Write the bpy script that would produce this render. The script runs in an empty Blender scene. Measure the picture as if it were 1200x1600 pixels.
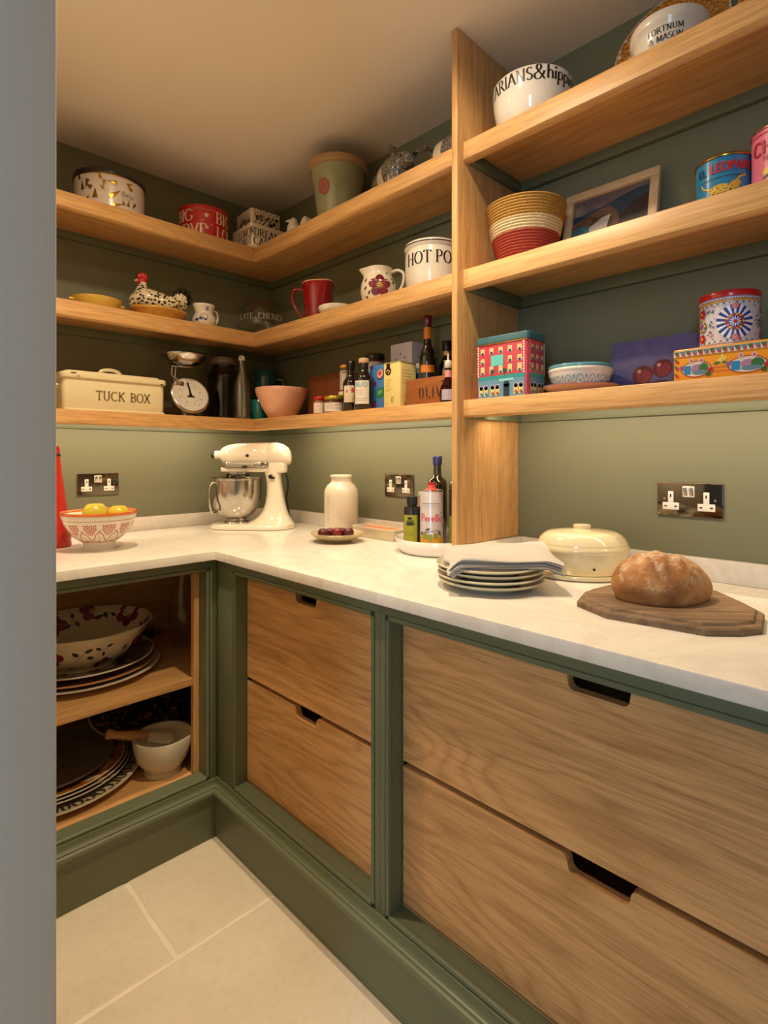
import bpy, bmesh, math, random
from math import sin, cos, pi, radians, sqrt, atan2, hypot
from mathutils import Vector, Matrix, noise
random.seed(7)
SC = bpy.context.scene
COL = SC.collection

# ------------------------------------------------------------------ camera
CAM = (-1.4927, -2.2899, 1.196)
cd = bpy.data.cameras.new('camera'); cam = bpy.data.objects.new('camera', cd); COL.objects.link(cam)
cam.location = CAM; cam.rotation_euler = (pi/2, 0, radians(45.5179-90))
cd.sensor_fit = 'HORIZONTAL'; cd.sensor_width = 36; cd.lens = 36*866.14/1200
cd.shift_y = -(800-713.45)/1200; cd.clip_start = .02
SC.camera = cam

# ------------------------------------------------------------------ light
H = 2.353
S1, S2, S3 = 1.3495, 1.7045, 2.0525
W = bpy.data.worlds.new('world'); SC.world = W; W.use_nodes = True
W.node_tree.nodes['Background'].inputs[0].default_value = (.78, .72, .64, 1)
W.node_tree.nodes['Background'].inputs[1].default_value = .15
SC.view_settings.view_transform = 'Standard'; SC.view_settings.look = 'None'
SC.view_settings.gamma = 1; SC.view_settings.use_curve_mapping = False
SC.view_settings.exposure = 0.0
WARM = (1, .79, .53)
def area(name, loc, rot, sx, sy, power, color):
    l = bpy.data.lights.new(name, 'AREA'); l.shape = 'RECTANGLE'; l.size = sx; l.size_y = sy
    l.energy = power; l.color = color
    o = bpy.data.objects.new(name, l); COL.objects.link(o); o.location = loc; o.rotation_euler = rot
    return o
def spot(name, loc, rot, power, color, ang, blend, rad):
    l = bpy.data.lights.new(name, 'SPOT'); l.energy = power; l.color = color
    l.spot_size = radians(ang); l.spot_blend = blend; l.shadow_soft_size = rad
    o = bpy.data.objects.new(name, l); COL.objects.link(o); o.location = loc; o.rotation_euler = rot
    return o
# LED strips hidden behind the lips of the lowest shelves
area('led_strip_light', (-.80, -.20, 1.318), (radians(35), 0, 0), 1.05, .012, 2.7, WARM)
area('led_strip_light', (-.19, -.83, 1.318), (0, radians(-35), 0), .012, 1.02, 2.7, WARM)
area('led_strip_light', (-.19, -2.0, 1.318), (0, radians(-35), 0), .012, 1.2, 2.8, WARM)
# recessed ceiling downlights over the walkway
DOWN = [(-.98, -.90), (-.68, -1.50)]
for x, y in DOWN:
    spot('downlight_lamp', (x, y, H-.012), (0, 0, 0), 56, WARM, 105, 1, .03)
    spot('downlight_spill', (x, y, H-.012), (0, 0, 0), 16, WARM, 165, .5, .03)
# daylight from the tall kitchen window seen through the doorway
area('window_daylight', (-3.6, -3.1, 1.5), (radians(90), 0, radians(-68)), .45, 2.0, 30, (.47, .74, 1))

# ------------------------------------------------------------------ mesh helpers
def join(*ms):
    V, Fs, M = [], [], []
    for m in ms:
        o = len(V); V += list(m[0]); Fs += [tuple(i+o for i in f) for f in m[1]]
        M += list(m[2]) if len(m) > 2 and m[2] else [0]*len(m[1])
    return V, Fs, M
def xf(m, mat):
    return [tuple(mat @ Vector(v)) for v in m[0]], m[1], (m[2] if len(m) > 2 else None)
def T(x=0, y=0, z=0): return Matrix.Translation((x, y, z))
def RX(a): return Matrix.Rotation(a, 4, 'X')
def RY(a): return Matrix.Rotation(a, 4, 'Y')
def RZ(a): return Matrix.Rotation(a, 4, 'Z')
def setmi(m, i): return m[0], m[1], [i]*len(m[1])
def box(x0, x1, y0, y1, z0, z1):
    x0, x1 = min(x0, x1), max(x0, x1); y0, y1 = min(y0, y1), max(y0, y1); z0, z1 = min(z0, z1), max(z0, z1)
    v = [(x, y, z) for z in (z0, z1) for y in (y0, y1) for x in (x0, x1)]
    return v, [(0, 2, 3, 1), (4, 5, 7, 6), (0, 1, 5, 4), (2, 6, 7, 3), (0, 4, 6, 2), (1, 3, 7, 5)], None
def bbox(x0, x1, y0, y1, z0, z1, b=.002, seg=2, vert=None):
    """bevelled box; vert = radius for the vertical edges only"""
    m = box(x0, x1, y0, y1, z0, z1); bm = bmesh.new()
    vs = [bm.verts.new(v) for v in m[0]]
    for f in m[1]: bm.faces.new([vs[i] for i in f])
    bm.normal_update()
    if vert:
        es = [e for e in bm.edges if abs(e.verts[0].co.z-e.verts[1].co.z) > 1e-6]
        bmesh.ops.bevel(bm, geom=es, offset=vert, segments=6, affect='EDGES', profile=.5)
        if b: bmesh.ops.bevel(bm, geom=[e for e in bm.edges if abs(e.verts[0].co.z-e.verts[1].co.z) < 1e-6 and len(e.link_faces) == 2 and max(abs(f.normal.z) for f in e.link_faces) > .9], offset=b, segments=seg, affect='EDGES', profile=.5)
    else:
        bmesh.ops.bevel(bm, geom=list(bm.edges), offset=b, segments=seg, affect='EDGES', profile=.5)
    bm.verts.index_update()
    r = [tuple(v.co) for v in bm.verts], [tuple(v.index for v in f.verts) for f in bm.faces], None
    bm.free(); return r
def lathe(prof, n=48, ex=1, ey=1, wob=None):
    V, Fs = [], []; k = len(prof); idx = []
    for (r, z) in prof:
        if r <= 1e-6: idx.append([len(V)]*n); V.append((0, 0, z))
        else:
            row = []
            for j in range(n):
                a = 2*pi*j/n; q = 1 if not wob else wob(a, r, z)
                row.append(len(V)); V.append((r*q*cos(a)*ex, r*q*sin(a)*ey, z))
            idx.append(row)
    for i in range(k-1):
        for j in range(n):
            a, b, c, d = idx[i][j], idx[i][(j+1) % n], idx[i+1][(j+1) % n], idx[i+1][j]
            f = []
            for t in (a, b, c, d):
                if t not in f: f.append(t)
            if len(f) > 2: Fs.append(tuple(f))
    return V, Fs, None
def frames(pts):
    pts = [Vector(p) for p in pts]; out = []; n = len(pts); up = None
    for i in range(n):
        t = (pts[min(i+1, n-1)]-pts[max(i-1, 0)]).normalized()
        if up is None:
            up = Vector((0, 0, 1)) if abs(t.z) < .9 else Vector((1, 0, 0))
        s = t.cross(up)
        if s.length < 1e-5: s = t.orthogonal()
        s.normalize(); u = s.cross(t).normalized(); up = u
        out.append((pts[i], s, u))
    return out
def loft(pts, rad, n=16, cap=True, e=1):
    """tube along pts; rad = number or list of r or (side, up); e<1 squarer"""
    fr = frames(pts); V, Fs = [], []
    for i, (p, s, u) in enumerate(fr):
        r = rad[i] if isinstance(rad, (list, tuple)) else rad
        a, b = (r, r) if not isinstance(r, (list, tuple)) else r
        for j in range(n):
            t = 2*pi*j/n; c, d = cos(t), sin(t)
            c = math.copysign(abs(c)**e, c); d = math.copysign(abs(d)**e, d)
            V.append(tuple(p+s*(a*c)+u*(b*d)))
    for i in range(len(fr)-1):
        for j in range(n):
            Fs.append((i*n+j, i*n+(j+1) % n, (i+1)*n+(j+1) % n, (i+1)*n+j))
    if cap:
        Fs.append(tuple(range(n))[::-1]); Fs.append(tuple(range((len(fr)-1)*n, len(fr)*n)))
    return V, Fs, None
def arc(cx, cy, rx, ry, a0, a1, n=14):
    return [(cx+rx*cos(radians(a0+(a1-a0)*i/n)), cy+ry*sin(radians(a0+(a1-a0)*i/n))) for i in range(n+1)]
def smoothpath(P, n=6):
    P = [Vector(p) for p in P]; out = []
    for i in range(len(P)-1):
        a, b, c, d = P[max(i-1, 0)], P[i], P[i+1], P[min(i+2, len(P)-1)]
        for k in range(n):
            t = k/n
            out.append(tuple(.5*((2*b)+(c-a)*t+(2*a-5*b+4*c-d)*t*t+(3*b-a-3*c+d)*t**3)))
    out.append(tuple(P[-1])); return out
def prism(poly, z0, z1):
    n = len(poly); V = [(x, y, z0) for x, y in poly]+[(x, y, z1) for x, y in poly]
    return V, [tuple(range(n))[::-1], tuple(range(n, 2*n))]+[(i, (i+1) % n, (i+1) % n+n, i+n) for i in range(n)], None
def sphere(r=1, sx=1, sy=1, sz=1, n=16, m=10):
    return lathe([(r*sin(pi*i/m), -r*sz*cos(pi*i/m)) for i in range(m+1)], n, sx, sy)

def mk(name, m, mats, parent=None, smooth=True, ang=35, loc=None, kind=None):
    me = bpy.data.meshes.new(name); me.from_pydata([tuple(v) for v in m[0]], [], m[1])
    mats = mats if isinstance(mats, (list, tuple)) else [mats]
    for t in mats: me.materials.append(t)
    if len(m) > 2 and m[2]: me.polygons.foreach_set('material_index', m[2])
    bm = bmesh.new(); bm.from_mesh(me); bmesh.ops.recalc_face_normals(bm, faces=bm.faces); bm.to_mesh(me); bm.free()
    if smooth:
        me.polygons.foreach_set('use_smooth', [True]*len(me.polygons)); me.set_sharp_from_angle(angle=radians(ang))
    me.update()
    o = bpy.data.objects.new(name, me); COL.objects.link(o)
    if parent: o.parent = parent
    if loc: o.location = loc
    if kind: o['kind'] = kind
    return o
def deco(name, m, mats, parent):
    """flat print lying a hair above a surface: no normal recalculation needed"""
    me = bpy.data.meshes.new(name); me.from_pydata(m[0], [], m[1])
    for t in (mats if isinstance(mats, (list, tuple)) else [mats]): me.materials.append(t)
    if m[2]: me.polygons.foreach_set('material_index', m[2])
    me.update(); o = bpy.data.objects.new(name, me); COL.objects.link(o); o.parent = parent
    return o
def thing(name, label, cat, loc=(0, 0, 0), rz=0, group=None):
    o = bpy.data.objects.new(name, None); COL.objects.link(o); o.empty_display_size = .03
    o.location = loc; o.rotation_euler = (0, 0, rz); o['label'] = label; o['category'] = cat
    if group: o['group'] = group
    return o
def dup(root, loc, rz, label, group=None):
    r = root.copy(); COL.objects.link(r); r.location = loc; r.rotation_euler = (0, 0, rz); r['label'] = label
    if group: r['group'] = group
    for ch in list(root.children):
        c = ch.copy(); COL.objects.link(c); c.parent = r
        for g in list(ch.children):
            d = g.copy(); COL.objects.link(d); d.parent = c
    return r

# ------------------------------------------------------------------ materials
def lin(c):
    return tuple((x/255/12.92 if x/255 <= .04045 else ((x/255+.055)/1.055)**2.4) for x in c)
class NT:
    def __init__(s, name):
        s.m = bpy.data.materials.new(name); s.m.use_nodes = True; s.t = s.m.node_tree
        s.b = s.t.nodes['Principled BSDF']
    def n(s, kind, **kw):
        x = s.t.nodes.new(kind)
        for k, v in kw.items():
            if k in ('inp',):
                for a, b in v.items(): x.inputs[a].default_value = b
            else: setattr(x, k, v)
        return x
    def l(s, a, b): s.t.links.new(a, b)
    def coord(s, scale=(1, 1, 1), rot=(0, 0, 0), kind='Object'):
        c = s.n('ShaderNodeTexCoord'); mp = s.n('ShaderNodeMapping'); mp.inputs['Scale'].default_value = scale
        mp.inputs['Rotation'].default_value = rot
        s.l(c.outputs[kind], mp.inputs[0]); return mp.outputs[0]
    def noise(s, vec, scale, det=4, rough=.5, dist=0):
        x = s.n('ShaderNodeTexNoise'); x.inputs['Scale'].default_value = scale; x.inputs['Detail'].default_value = det
        x.inputs['Roughness'].default_value = rough; x.inputs['Distortion'].default_value = dist
        s.l(vec, x.inputs['Vector']); return x.outputs[0]
    def ramp(s, fac, stops):
        r = s.n('ShaderNodeValToRGB'); e = r.color_ramp.elements
        while len(e) < len(stops): e.new(.5)
        for i, (p, c) in enumerate(stops): e[i].position = p; e[i].color = (*c, 1)
        s.l(fac, r.inputs[0]); return r.outputs[0]
    def math(s, op, a, b=None):
        x = s.n('ShaderNodeMath', operation=op)
        for i, v in enumerate((a, b)):
            if v is None: continue
            if isinstance(v, (int, float)): x.inputs[i].default_value = v
            else: s.l(v, x.inputs[i])
        return x.outputs[0]
    def mix(s, fac, a, b, mode='MIX'):
        x = s.n('ShaderNodeMix', data_type='RGBA', blend_type=mode)
        for i, v in ((0, fac), (6, a), (7, b)):
            if isinstance(v, (int, float)): x.inputs[i].default_value = v
            elif isinstance(v, tuple): x.inputs[i].default_value = (*v, 1)
            else: s.l(v, x.inputs[i])
        return x.outputs[2]
    def bump(s, h, st=.2, d=.002):
        b = s.n('ShaderNodeBump'); b.inputs['Strength'].default_value = st; b.inputs['Distance'].default_value = d
        s.l(h, b.inputs['Height']); s.l(b.outputs[0], s.b.inputs['Normal'])
    def set(s, **kw):
        for k, v in kw.items():
            s.b.inputs[{'rough': 'Roughness', 'metal': 'Metallic', 'coat': 'Coat Weight', 'trans': 'Transmission Weight', 'ior': 'IOR', 'spec': 'Specular IOR Level', 'sss': 'Subsurface Weight', 'sheen': 'Sheen Weight'}[k]].default_value = v
_cache = {}
def plain(rgb, rough=.5, metal=0, coat=0, var=.04, nscale=18, bump=0, bscale=200, name=None, **kw):
    key = (rgb, rough, metal, coat, var, nscale, bump, bscale, tuple(kw.items()))
    if key in _cache: return _cache[key]
    s = NT(name or 'surface'); c = lin(rgb); v = s.coord()
    f = s.noise(v, nscale, 3)
    col = s.ramp(f, [(.3, tuple(x*(1-var) for x in c)), (.7, tuple(min(1, x*(1+var)) for x in c))])
    s.l(col, s.b.inputs['Base Color']); s.set(rough=rough, metal=metal, coat=coat, **kw)
    if bump: s.bump(s.noise(v, bscale, 3), bump, .001)
    _cache[key] = s.m; return s.m
def oak(axis, base=(210, 163, 104), dark=(168, 114, 60), figure=1.0, seed=0, rough=.45, fine=1.0):
    """oak with its grain running along the given world axis (0, 1, 2)"""
    s = NT('oak'); c = s.n('ShaderNodeTexCoord'); mp = s.n('ShaderNodeMapping')
    mp.inputs['Location'].default_value = (seed*1.7, seed*2.3, seed*.9)
    s.l(c.outputs['Object'], mp.inputs[0])
    m1 = s.n('ShaderNodeMapping'); sc = [5.0, 5.0, 5.0]; sc[axis] = .9; m1.inputs['Scale'].default_value = sc; s.l(mp.outputs[0], m1.inputs[0])
    low = s.noise(m1.outputs[0], .9, 3, .4, .35)
    rings = s.math('FRACT', s.math('MULTIPLY', low, 20))
    tri = s.math('ABSOLUTE', s.math('SUBTRACT', rings, .5))
    m2 = s.n('ShaderNodeMapping'); sc = [260.0*fine]*3; sc[axis] = 9.0; m2.inputs['Scale'].default_value = sc; s.l(mp.outputs[0], m2.inputs[0])
    pores = s.noise(m2.outputs[0], 1.0, 5, .65)
    m3 = s.n('ShaderNodeMapping'); sc = [44.0]*3; sc[axis] = 2.2; m3.inputs['Scale'].default_value = sc; s.l(mp.outputs[0], m3.inputs[0])
    mid = s.noise(m3.outputs[0], 1.0, 3, .5)
    b, d = lin(base), lin(dark); hi = tuple(min(1, x*1.14) for x in b)
    c1 = s.ramp(tri, [(0, d), (.10, tuple(.5*x+.5*y for x, y in zip(b, d))), (.26, b), (.5, hi)])
    c0 = s.ramp(mid, [(.32, tuple(.7*x+.3*y for x, y in zip(b, d))), (.62, hi)])
    col = s.mix(min(.55, .22*figure), c0, c1)
    p = s.ramp(pores, [(.40, (.52, .47, .41)), (.53, (1, 1, 1))])
    col = s.mix(.42, col, p, 'MULTIPLY')
    s.l(col, s.b.inputs['Base Color']); s.set(rough=rough)
    s.bump(pores, .10, .0006)
    return s.m
OAKX, OAKY, OAKZ = oak(0), oak(1, seed=1), oak(2, seed=2)
GREEN = plain((102, 108, 82), .42, var=.02, nscale=3, bump=.03, bscale=90, name='green_paint')
GREENW = plain((116, 117, 92), .50, var=.02, nscale=2, bump=.05, bscale=60, name='green_wall_paint')
CREAM = plain((232, 220, 178), .12, coat=.6, var=.01)
WHITEG = plain((238, 232, 220), .14, coat=.5, var=.01)
CHROME = plain((200, 198, 192), .12, 1, var=.02)
STEEL = plain((196, 192, 184), .16, 1, var=.02)
BLACK = plain((14, 13, 12), .35)
DARKMARK = plain((38, 32, 28), .4, var=.02)
def glass(rgb=(255, 255, 255), rough=.02, name='clear_glass', refl=.9):
    """thin-walled glass: clear straight through, mirror-like towards grazing angles"""
    s = NT(name); c = lin(rgb); out = s.t.nodes['Material Output']; s.t.nodes.remove(s.b)
    tr = s.n('ShaderNodeBsdfTransparent'); gl = s.n('ShaderNodeBsdfGlossy'); gl.inputs['Roughness'].default_value = rough
    v = s.coord(); f = s.noise(v, 5, 2); s.l(s.ramp(f, [(.3, tuple(x*.97 for x in c)), (.7, c)]), tr.inputs[0])
    fr = s.n('ShaderNodeLayerWeight'); fr.inputs['Blend'].default_value = .42
    k = s.math('ADD', s.math('MULTIPLY', s.math('POWER', fr.outputs['Facing'], 2.5), refl*.55), .05*refl*refl)
    mx = s.n('ShaderNodeMixShader'); s.l(k, mx.inputs[0]); s.l(tr.outputs[0], mx.inputs[1]); s.l(gl.outputs[0], mx.inputs[2]); s.l(mx.outputs[0], out.inputs[0])
    return s.m

# ------------------------------------------------------------------ room
FX, FY = -.635, -.660          # cabinet frame planes
WX, WY = -.655, -.681          # worktop front edges
DX = -1.352                    # doorway wall
def quartz():
    s = NT('white_quartz'); v = s.coord(); a = s.noise(v, 5, 6, .6, 1.2); b = s.noise(v, 60, 3)
    c1 = s.ramp(a, [(.40, lin((226, 220, 210))), (.50, lin((219, 212, 202))), (.56, lin((227, 221, 212)))])
    c2 = s.ramp(b, [(.35, (.97, .965, .96)), (.6, (1, 1, 1))])
    s.l(s.mix(.5, c1, c2, 'MULTIPLY'), s.b.inputs['Base Color']); s.set(rough=.16, spec=.5); return s.m
def limestone():
    s = NT('limestone'); v = s.coord(); a = s.noise(v, 3, 5, .6); b = s.noise(v, 45, 4, .6); vo = s.n('ShaderNodeTexVoronoi'); vo.inputs['Scale'].default_value = 60
    s.l(v, vo.inputs['Vector'])
    c1 = s.ramp(a, [(.35, lin((216, 202, 180))), (.65, lin((227, 214, 194)))])
    c2 = s.ramp(b, [(.36, (.86, .82, .74)), (.5, (1, 1, 1))])
    c3 = s.ramp(vo.outputs['Distance'], [(.05, (.62, .54, .42)), (.11, (1, 1, 1))])
    c = s.mix(.3, c1, c2, 'MULTIPLY'); c = s.mix(.35, c, c3, 'MULTIPLY')
    s.l(c, s.b.inputs['Base Color']); s.set(rough=.55); s.bump(b, .15, .001); return s.m
def plaster(rgb, name):
    s = NT(name); v = s.coord(); a = s.noise(v, 2.2, 3); b = s.noise(v, 160, 4, .6); c = lin(rgb)
    s.l(s.ramp(a, [(.3, tuple(x*.96 for x in c)), (.7, c)]), s.b.inputs['Base Color']); s.set(rough=.8); s.bump(b, .25, .001); return s.m
PLASTER = plaster((228, 222, 210), 'white_plaster'); CEIL = plaster((236, 224, 208), 'ceiling_paint')
QUARTZ = quartz(); STONE = limestone()
def struct(name, m, mat, **kw): return mk(name, m, mat, kind='structure', **kw)
fl = struct('floor', box(-1.6, 0.1, -3.1, .1, -.06, -.0022), plain((236, 224, 204), .8, name='pale_grout', bump=.3, bscale=150), smooth=False)
def tile(x0, x1, y0, y1, seed):
    g = .0062; x0 += g; x1 -= g; y0 += g; y1 -= g; P = []
    rnd = random.Random(seed)
    def edge(a, b):
        n = 14
        for i in range(n):
            t = i/n; j = (rnd.random()-.5)*.0035; dx, dy = b[0]-a[0], b[1]-a[1]; L = hypot(dx, dy)
            P.append((a[0]+dx*t-dy/L*j, a[1]+dy*t+dx/L*j))
    c = [(x0, y0), (x1, y0), (x1, y1), (x0, y1)]
    for i in range(4): edge(c[i], c[(i+1) % 4])
    n = len(P); cx, cy = (x0+x1)/2, (y0+y1)/2
    ins = [(cx+(x-cx)*(1-.003/max(.1, abs(x1-x0)/2)), cy+(y-cy)*(1-.003/max(.1, abs(y1-y0)/2))) for x, y in P]
    V = [(x, y, -.01) for x, y in P]+[(x, y, -.0012) for x, y in P]+[(x, y, 0) for x, y in ins]
    Fs = [(i, (i+1) % n, n+(i+1) % n, n+i) for i in range(n)]+[(n+i, n+(i+1) % n, 2*n+(i+1) % n, 2*n+i) for i in range(n)]+[tuple(range(2*n, 3*n))]
    return V, Fs, None
for k, (a, b, c, d) in enumerate([(-.919, -.3, -1.0, -.4), (-1.6, -.919, -1.0, -.4), (-1.25, -.3, -1.6, -1.0), (-1.6, -1.25, -1.6, -1.0),
                                 (-.95, -.3, -2.2, -1.6), (-1.6, -.95, -2.2, -1.6), (-1.25, -.3, -3.0, -2.2), (-1.6, -1.25, -3.0, -2.2)]):
    mk('stone_tile', tile(a, b, c, d, k), STONE, fl, smooth=False)
struct('ceiling', box(-1.6, .1, -3.1, .1, H, H+.08), CEIL, smooth=False)
struct('wall_back', box(-1.47, .1, 0, .1, 0, H), GREENW, smooth=False)
struct('wall_right', box(0, .1, -3.1, 0, 0, H), GREENW, smooth=False)
struct('wall_front', box(-1.47, 0, -3.1, -3.0, 0, H), PLASTER, smooth=False)
struct('wall_left', join(bbox(DX-.13, DX, -1.724, 0, 0, H, .003), box(DX-.13, DX, -3.0, -2.66, 0, H), box(DX-.13, DX, -2.66, -1.724, 2.2, H)), PLASTER)
# battens under the shelves, painted like the wall
def batten(name, *b): return struct(name, bbox(*b, .0015), GREEN)
k = 1
for zb in (1.3005, 1.6485, 2.0005):
    struct('trim_%d' % k, join(bbox(DX, -.018, -.018, 0, zb, zb+.034, .0015), bbox(-.018, 0, -1.343, 0, zb, zb+.034, .0015)), GREEN); k += 1
    struct('trim_%d' % k, join(bbox(-.018, 0, -3.0, -1.381, zb, zb+.034, .0015), bbox(-.262, 0, -1.381, -1.363, zb, zb+.034, .0015)), GREEN); k += 1

# ------------------------------------------------------------------ shelves and upright
def lip_shelf(label, pieces, lips, loc):
    t = thing('shelf', label, 'shelf', loc, 0, 'oak shelves on the pantry walls')
    for m, a in pieces: mk('shelf_board', m, (OAKX, OAKY, OAKZ)[a], t)
    for m, a in lips: mk('front_lip', m, (OAKX, OAKY, OAKZ)[a], t, ang=50)
    return t
SX, SY = -.280, -.293
def lipY(y0, y1, h, m0=0):      # along Y at x = SX, optional mitre at y1
    prof = [(0, 0), (0, h-.002), (-.002, h), (.0, h)]
    P = [(SX+.006, -h+.0), (SX, -h+.005), (SX, -.002), (SX+.0015, 0), (SX+.018, 0), (SX+.018, -.004), (SX+.022, -.004), (SX+.022, -h)]
    V = [(x, y0, z) for x, z in P]+[(x, y1+(m0*(x-SX)), z) for x, z in P]; n = len(P)
    return V, [tuple(range(n)), tuple(range(n, 2*n))[::-1]]+[(i, (i+1) % n, n+(i+1) % n, n+i) for i in range(n)], None
def lipX(x0, x1, h, m1=0):
    P = [(SY+.006, -h+.0), (SY, -h+.005), (SY, -.002), (SY+.0015, 0), (SY+.018, 0), (SY+.018, -.004), (SY+.022, -.004), (SY+.022, -h)]
    V = [(x0, y, z) for y, z in P]+[(x1+(m1*(y-SY)), y, z) for y, z in P]; n = len(P)
    return V, [tuple(range(n)), tuple(range(n, 2*n))[::-1]]+[(i, (i+1) % n, n+(i+1) % n, n+i) for i in range(n)], None
for nm, st, h in (('lowest', S1, .048), ('middle', S2, .055), ('top', S3, .053)):
    zt = .0005
    lip_shelf('L-shaped oak shelf turning the corner, %s of the three left of the oak upright' % nm,
              [(box(DX+.001, -.001, SY+.02, -.001, -.024, 0), 0), (box(SX+.02, -.001, -1.3425, SY+.02, -.024, 0), 1)],
              [(xf(lipX(DX+.001, SX, h, 1), T(0, 0, zt)), 0), (xf(lipY(-1.3425, SY, h, 1), T(0, 0, zt)), 1)], (0, 0, st))
    lip_shelf('straight oak shelf right of the oak upright, %s of its three' % nm,
              [(box(SX+.02, -.001, -2.98, -1.364, -.024, 0), 1)], [(xf(lipY(-2.98, -1.364, h), T(0, 0, zt)), 1)], (0, 0, st))
t = thing('upright_panel', 'tall oak upright panel dividing the shelf bays from worktop to ceiling', 'panel', (-.15, -1.353, .953))
mk('oak_board', xf(bbox(-.307, -.0005, -1.363, -1.343, .9535, H-.0005, .004, 3), T(.15, 1.353, -.953)), OAKZ, t)

# ------------------------------------------------------------------ worktop
t = thing('worktop', 'continuous white quartz worktop with upstand running round the corner', 'worktop', (0, 0, .9))
def lpoly(e): return [(DX, WY+e), (WX+e, WY+e), (WX+e, -2.99), (-.001, -2.99), (-.001, -.001), (DX, -.001)]
lv = [(lpoly(.003), -.0285), (lpoly(0), -.0265), (lpoly(0), -.003), (lpoly(.0008), -.0008), (lpoly(.003), 0)]
V = [(x, y, z) for P, z in lv for x, y in P]; Fs = [(k*6+i, k*6+(i+1) % 6, (k+1)*6+(i+1) % 6, (k+1)*6+i) for k in range(4) for i in range(6)]+[tuple(range(6)), tuple(range(24, 30))]
mk('slab', (V, Fs, None), QUARTZ, t, ang=50)
mk('upstand', bbox(DX+.001, -.021, -.02, -.001, .0003, .053, .0012), QUARTZ, t)
mk('upstand', bbox(-.02, -.001, -1.322, -.021, .0003, .053, .0012), QUARTZ, t)
mk('upstand', bbox(-.02, -.001, -2.98, -1.385, .0003, .053, .0012), QUARTZ, t)
mk('upstand', bbox(-.304, -.001, -1.384, -1.323, .0003, .053, .0012), QUARTZ, t)

# ------------------------------------------------------------------ base cabinets
ZB, ZT = .19, .836
def beadbar(p0, p1, inward, out):
    """half-round bead along p0-p1; inward = direction into the opening, out = proud direction"""
    p0, p1, i, o = Vector(p0), Vector(p1), Vector(inward), Vector(out)
    P = [(0, -.008), (0, .0005), (.002, .0022), (.0055, .0028), (.009, .0022), (.0105, 0), (.0105, -.008)]
    V = [tuple(p+i*(a-.0105)+o*b) for p in (p0, p1) for a, b in P]; n = len(P)
    return V, [tuple(range(n)), tuple(range(n, 2*n))]+[(q, (q+1) % n, n+(q+1) % n, n+q) for q in range(n)], None
def frame(t, mp, a0, a1, o0, o1):
    """face frame; local a = along the run, d = depth (0 front, + into cabinet); mp(a,d,z) gives box corners"""
    D = .022; g = .0125
    def b(x0, x1, z0, z1):
        p, q = mp(x0, 0), mp(x1, D)
        return bbox(p[0], q[0], p[1], q[1], z0, z1, .001)
    mk('rail', b(a0, a1, ZT+g-.001, .8705), GREEN, t); mk('rail', b(a0, a1, .150, ZB-g), GREEN, t)
    mk('stile', b(a0, o0-g, ZB-g, ZT+g-.001), GREEN, t); mk('stile', b(o1+g, a1, ZB-g, ZT+g-.001), GREEN, t)
    o = Vector((*mp(0, -1), 0))-Vector((*mp(0, 0), 0)); al = Vector((*mp(1, 0), 0))-Vector((*mp(0, 0), 0)); up = Vector((0, 0, 1))
    c = lambda a, z: (*mp(a, .0005), z)
    mk('bead', join(beadbar(c(o0, ZB), c(o0, ZT), al, o), beadbar(c(o1, ZB), c(o1, ZT), -al, o), beadbar(c(o0, ZT), c(o1, ZT), -up, o), beadbar(c(o0, ZB), c(o1, ZB), up, o)), GREEN, t, ang=60)
    # return lining of the opening
    def lb(x0, x1, z0, z1, d0=.008, d1=.05):
        p, q = mp(x0, d0), mp(x1, d1); return box(p[0], q[0], p[1], q[1], z0, z1)
    mk('lining', join(lb(o0-.012, o0, ZB-.012, ZT+.012), lb(o1, o1+.012, ZB-.012, ZT+.012), lb(o0, o1, ZT, ZT+.012), lb(o0, o1, ZB-.012, ZB)), GREEN, t, smooth=False)
def mpR(oy): return lambda a, d: (FX+d, -a+oy) if False else (FX+d, -a)
mr = lambda a, d: (FX+d, -a)
def front(y0, y1, z0, z1, notch, nd, seed):
    """drawer front with a routed finger notch in its top edge; y0<y1 are distances -y"""
    c = (y0+y1)/2; h = notch/2
    half = [(h+.014, z1), (h+.010, z1-.0015), (h+.006, z1-.006), (h+.003, z1-nd+.007), (h-.001, z1-nd+.002), (h-.007, z1-nd)]
    Q = [(y0, z1)]+[(c-a, z) for a, z in half]+[(c+a, z) for a, z in half[::-1]]+[(y1, z1)]
    X0, X1 = FX+.042, FX+.062; n = len(Q); V = []
    for X in (X0, X1):
        V += [(X, -y, z) for y, z in Q]+[(X, -y, z0) for y, z in Q]
    Fs = []
    for i in range(n-1):
        Fs += [(i, i+1, n+i+1, n+i), (2*n+i, 3*n+i, 3*n+i+1, 2*n+i+1), (i, 2*n+i, 2*n+i+1, i+1), (n+i, n+i+1, 3*n+i+1, 3*n+i)]
    Fs += [(0, n, 3*n, 2*n), (n-1, 3*n-1, 4*n-1, 2*n-1)]
    return V, Fs, None
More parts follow.
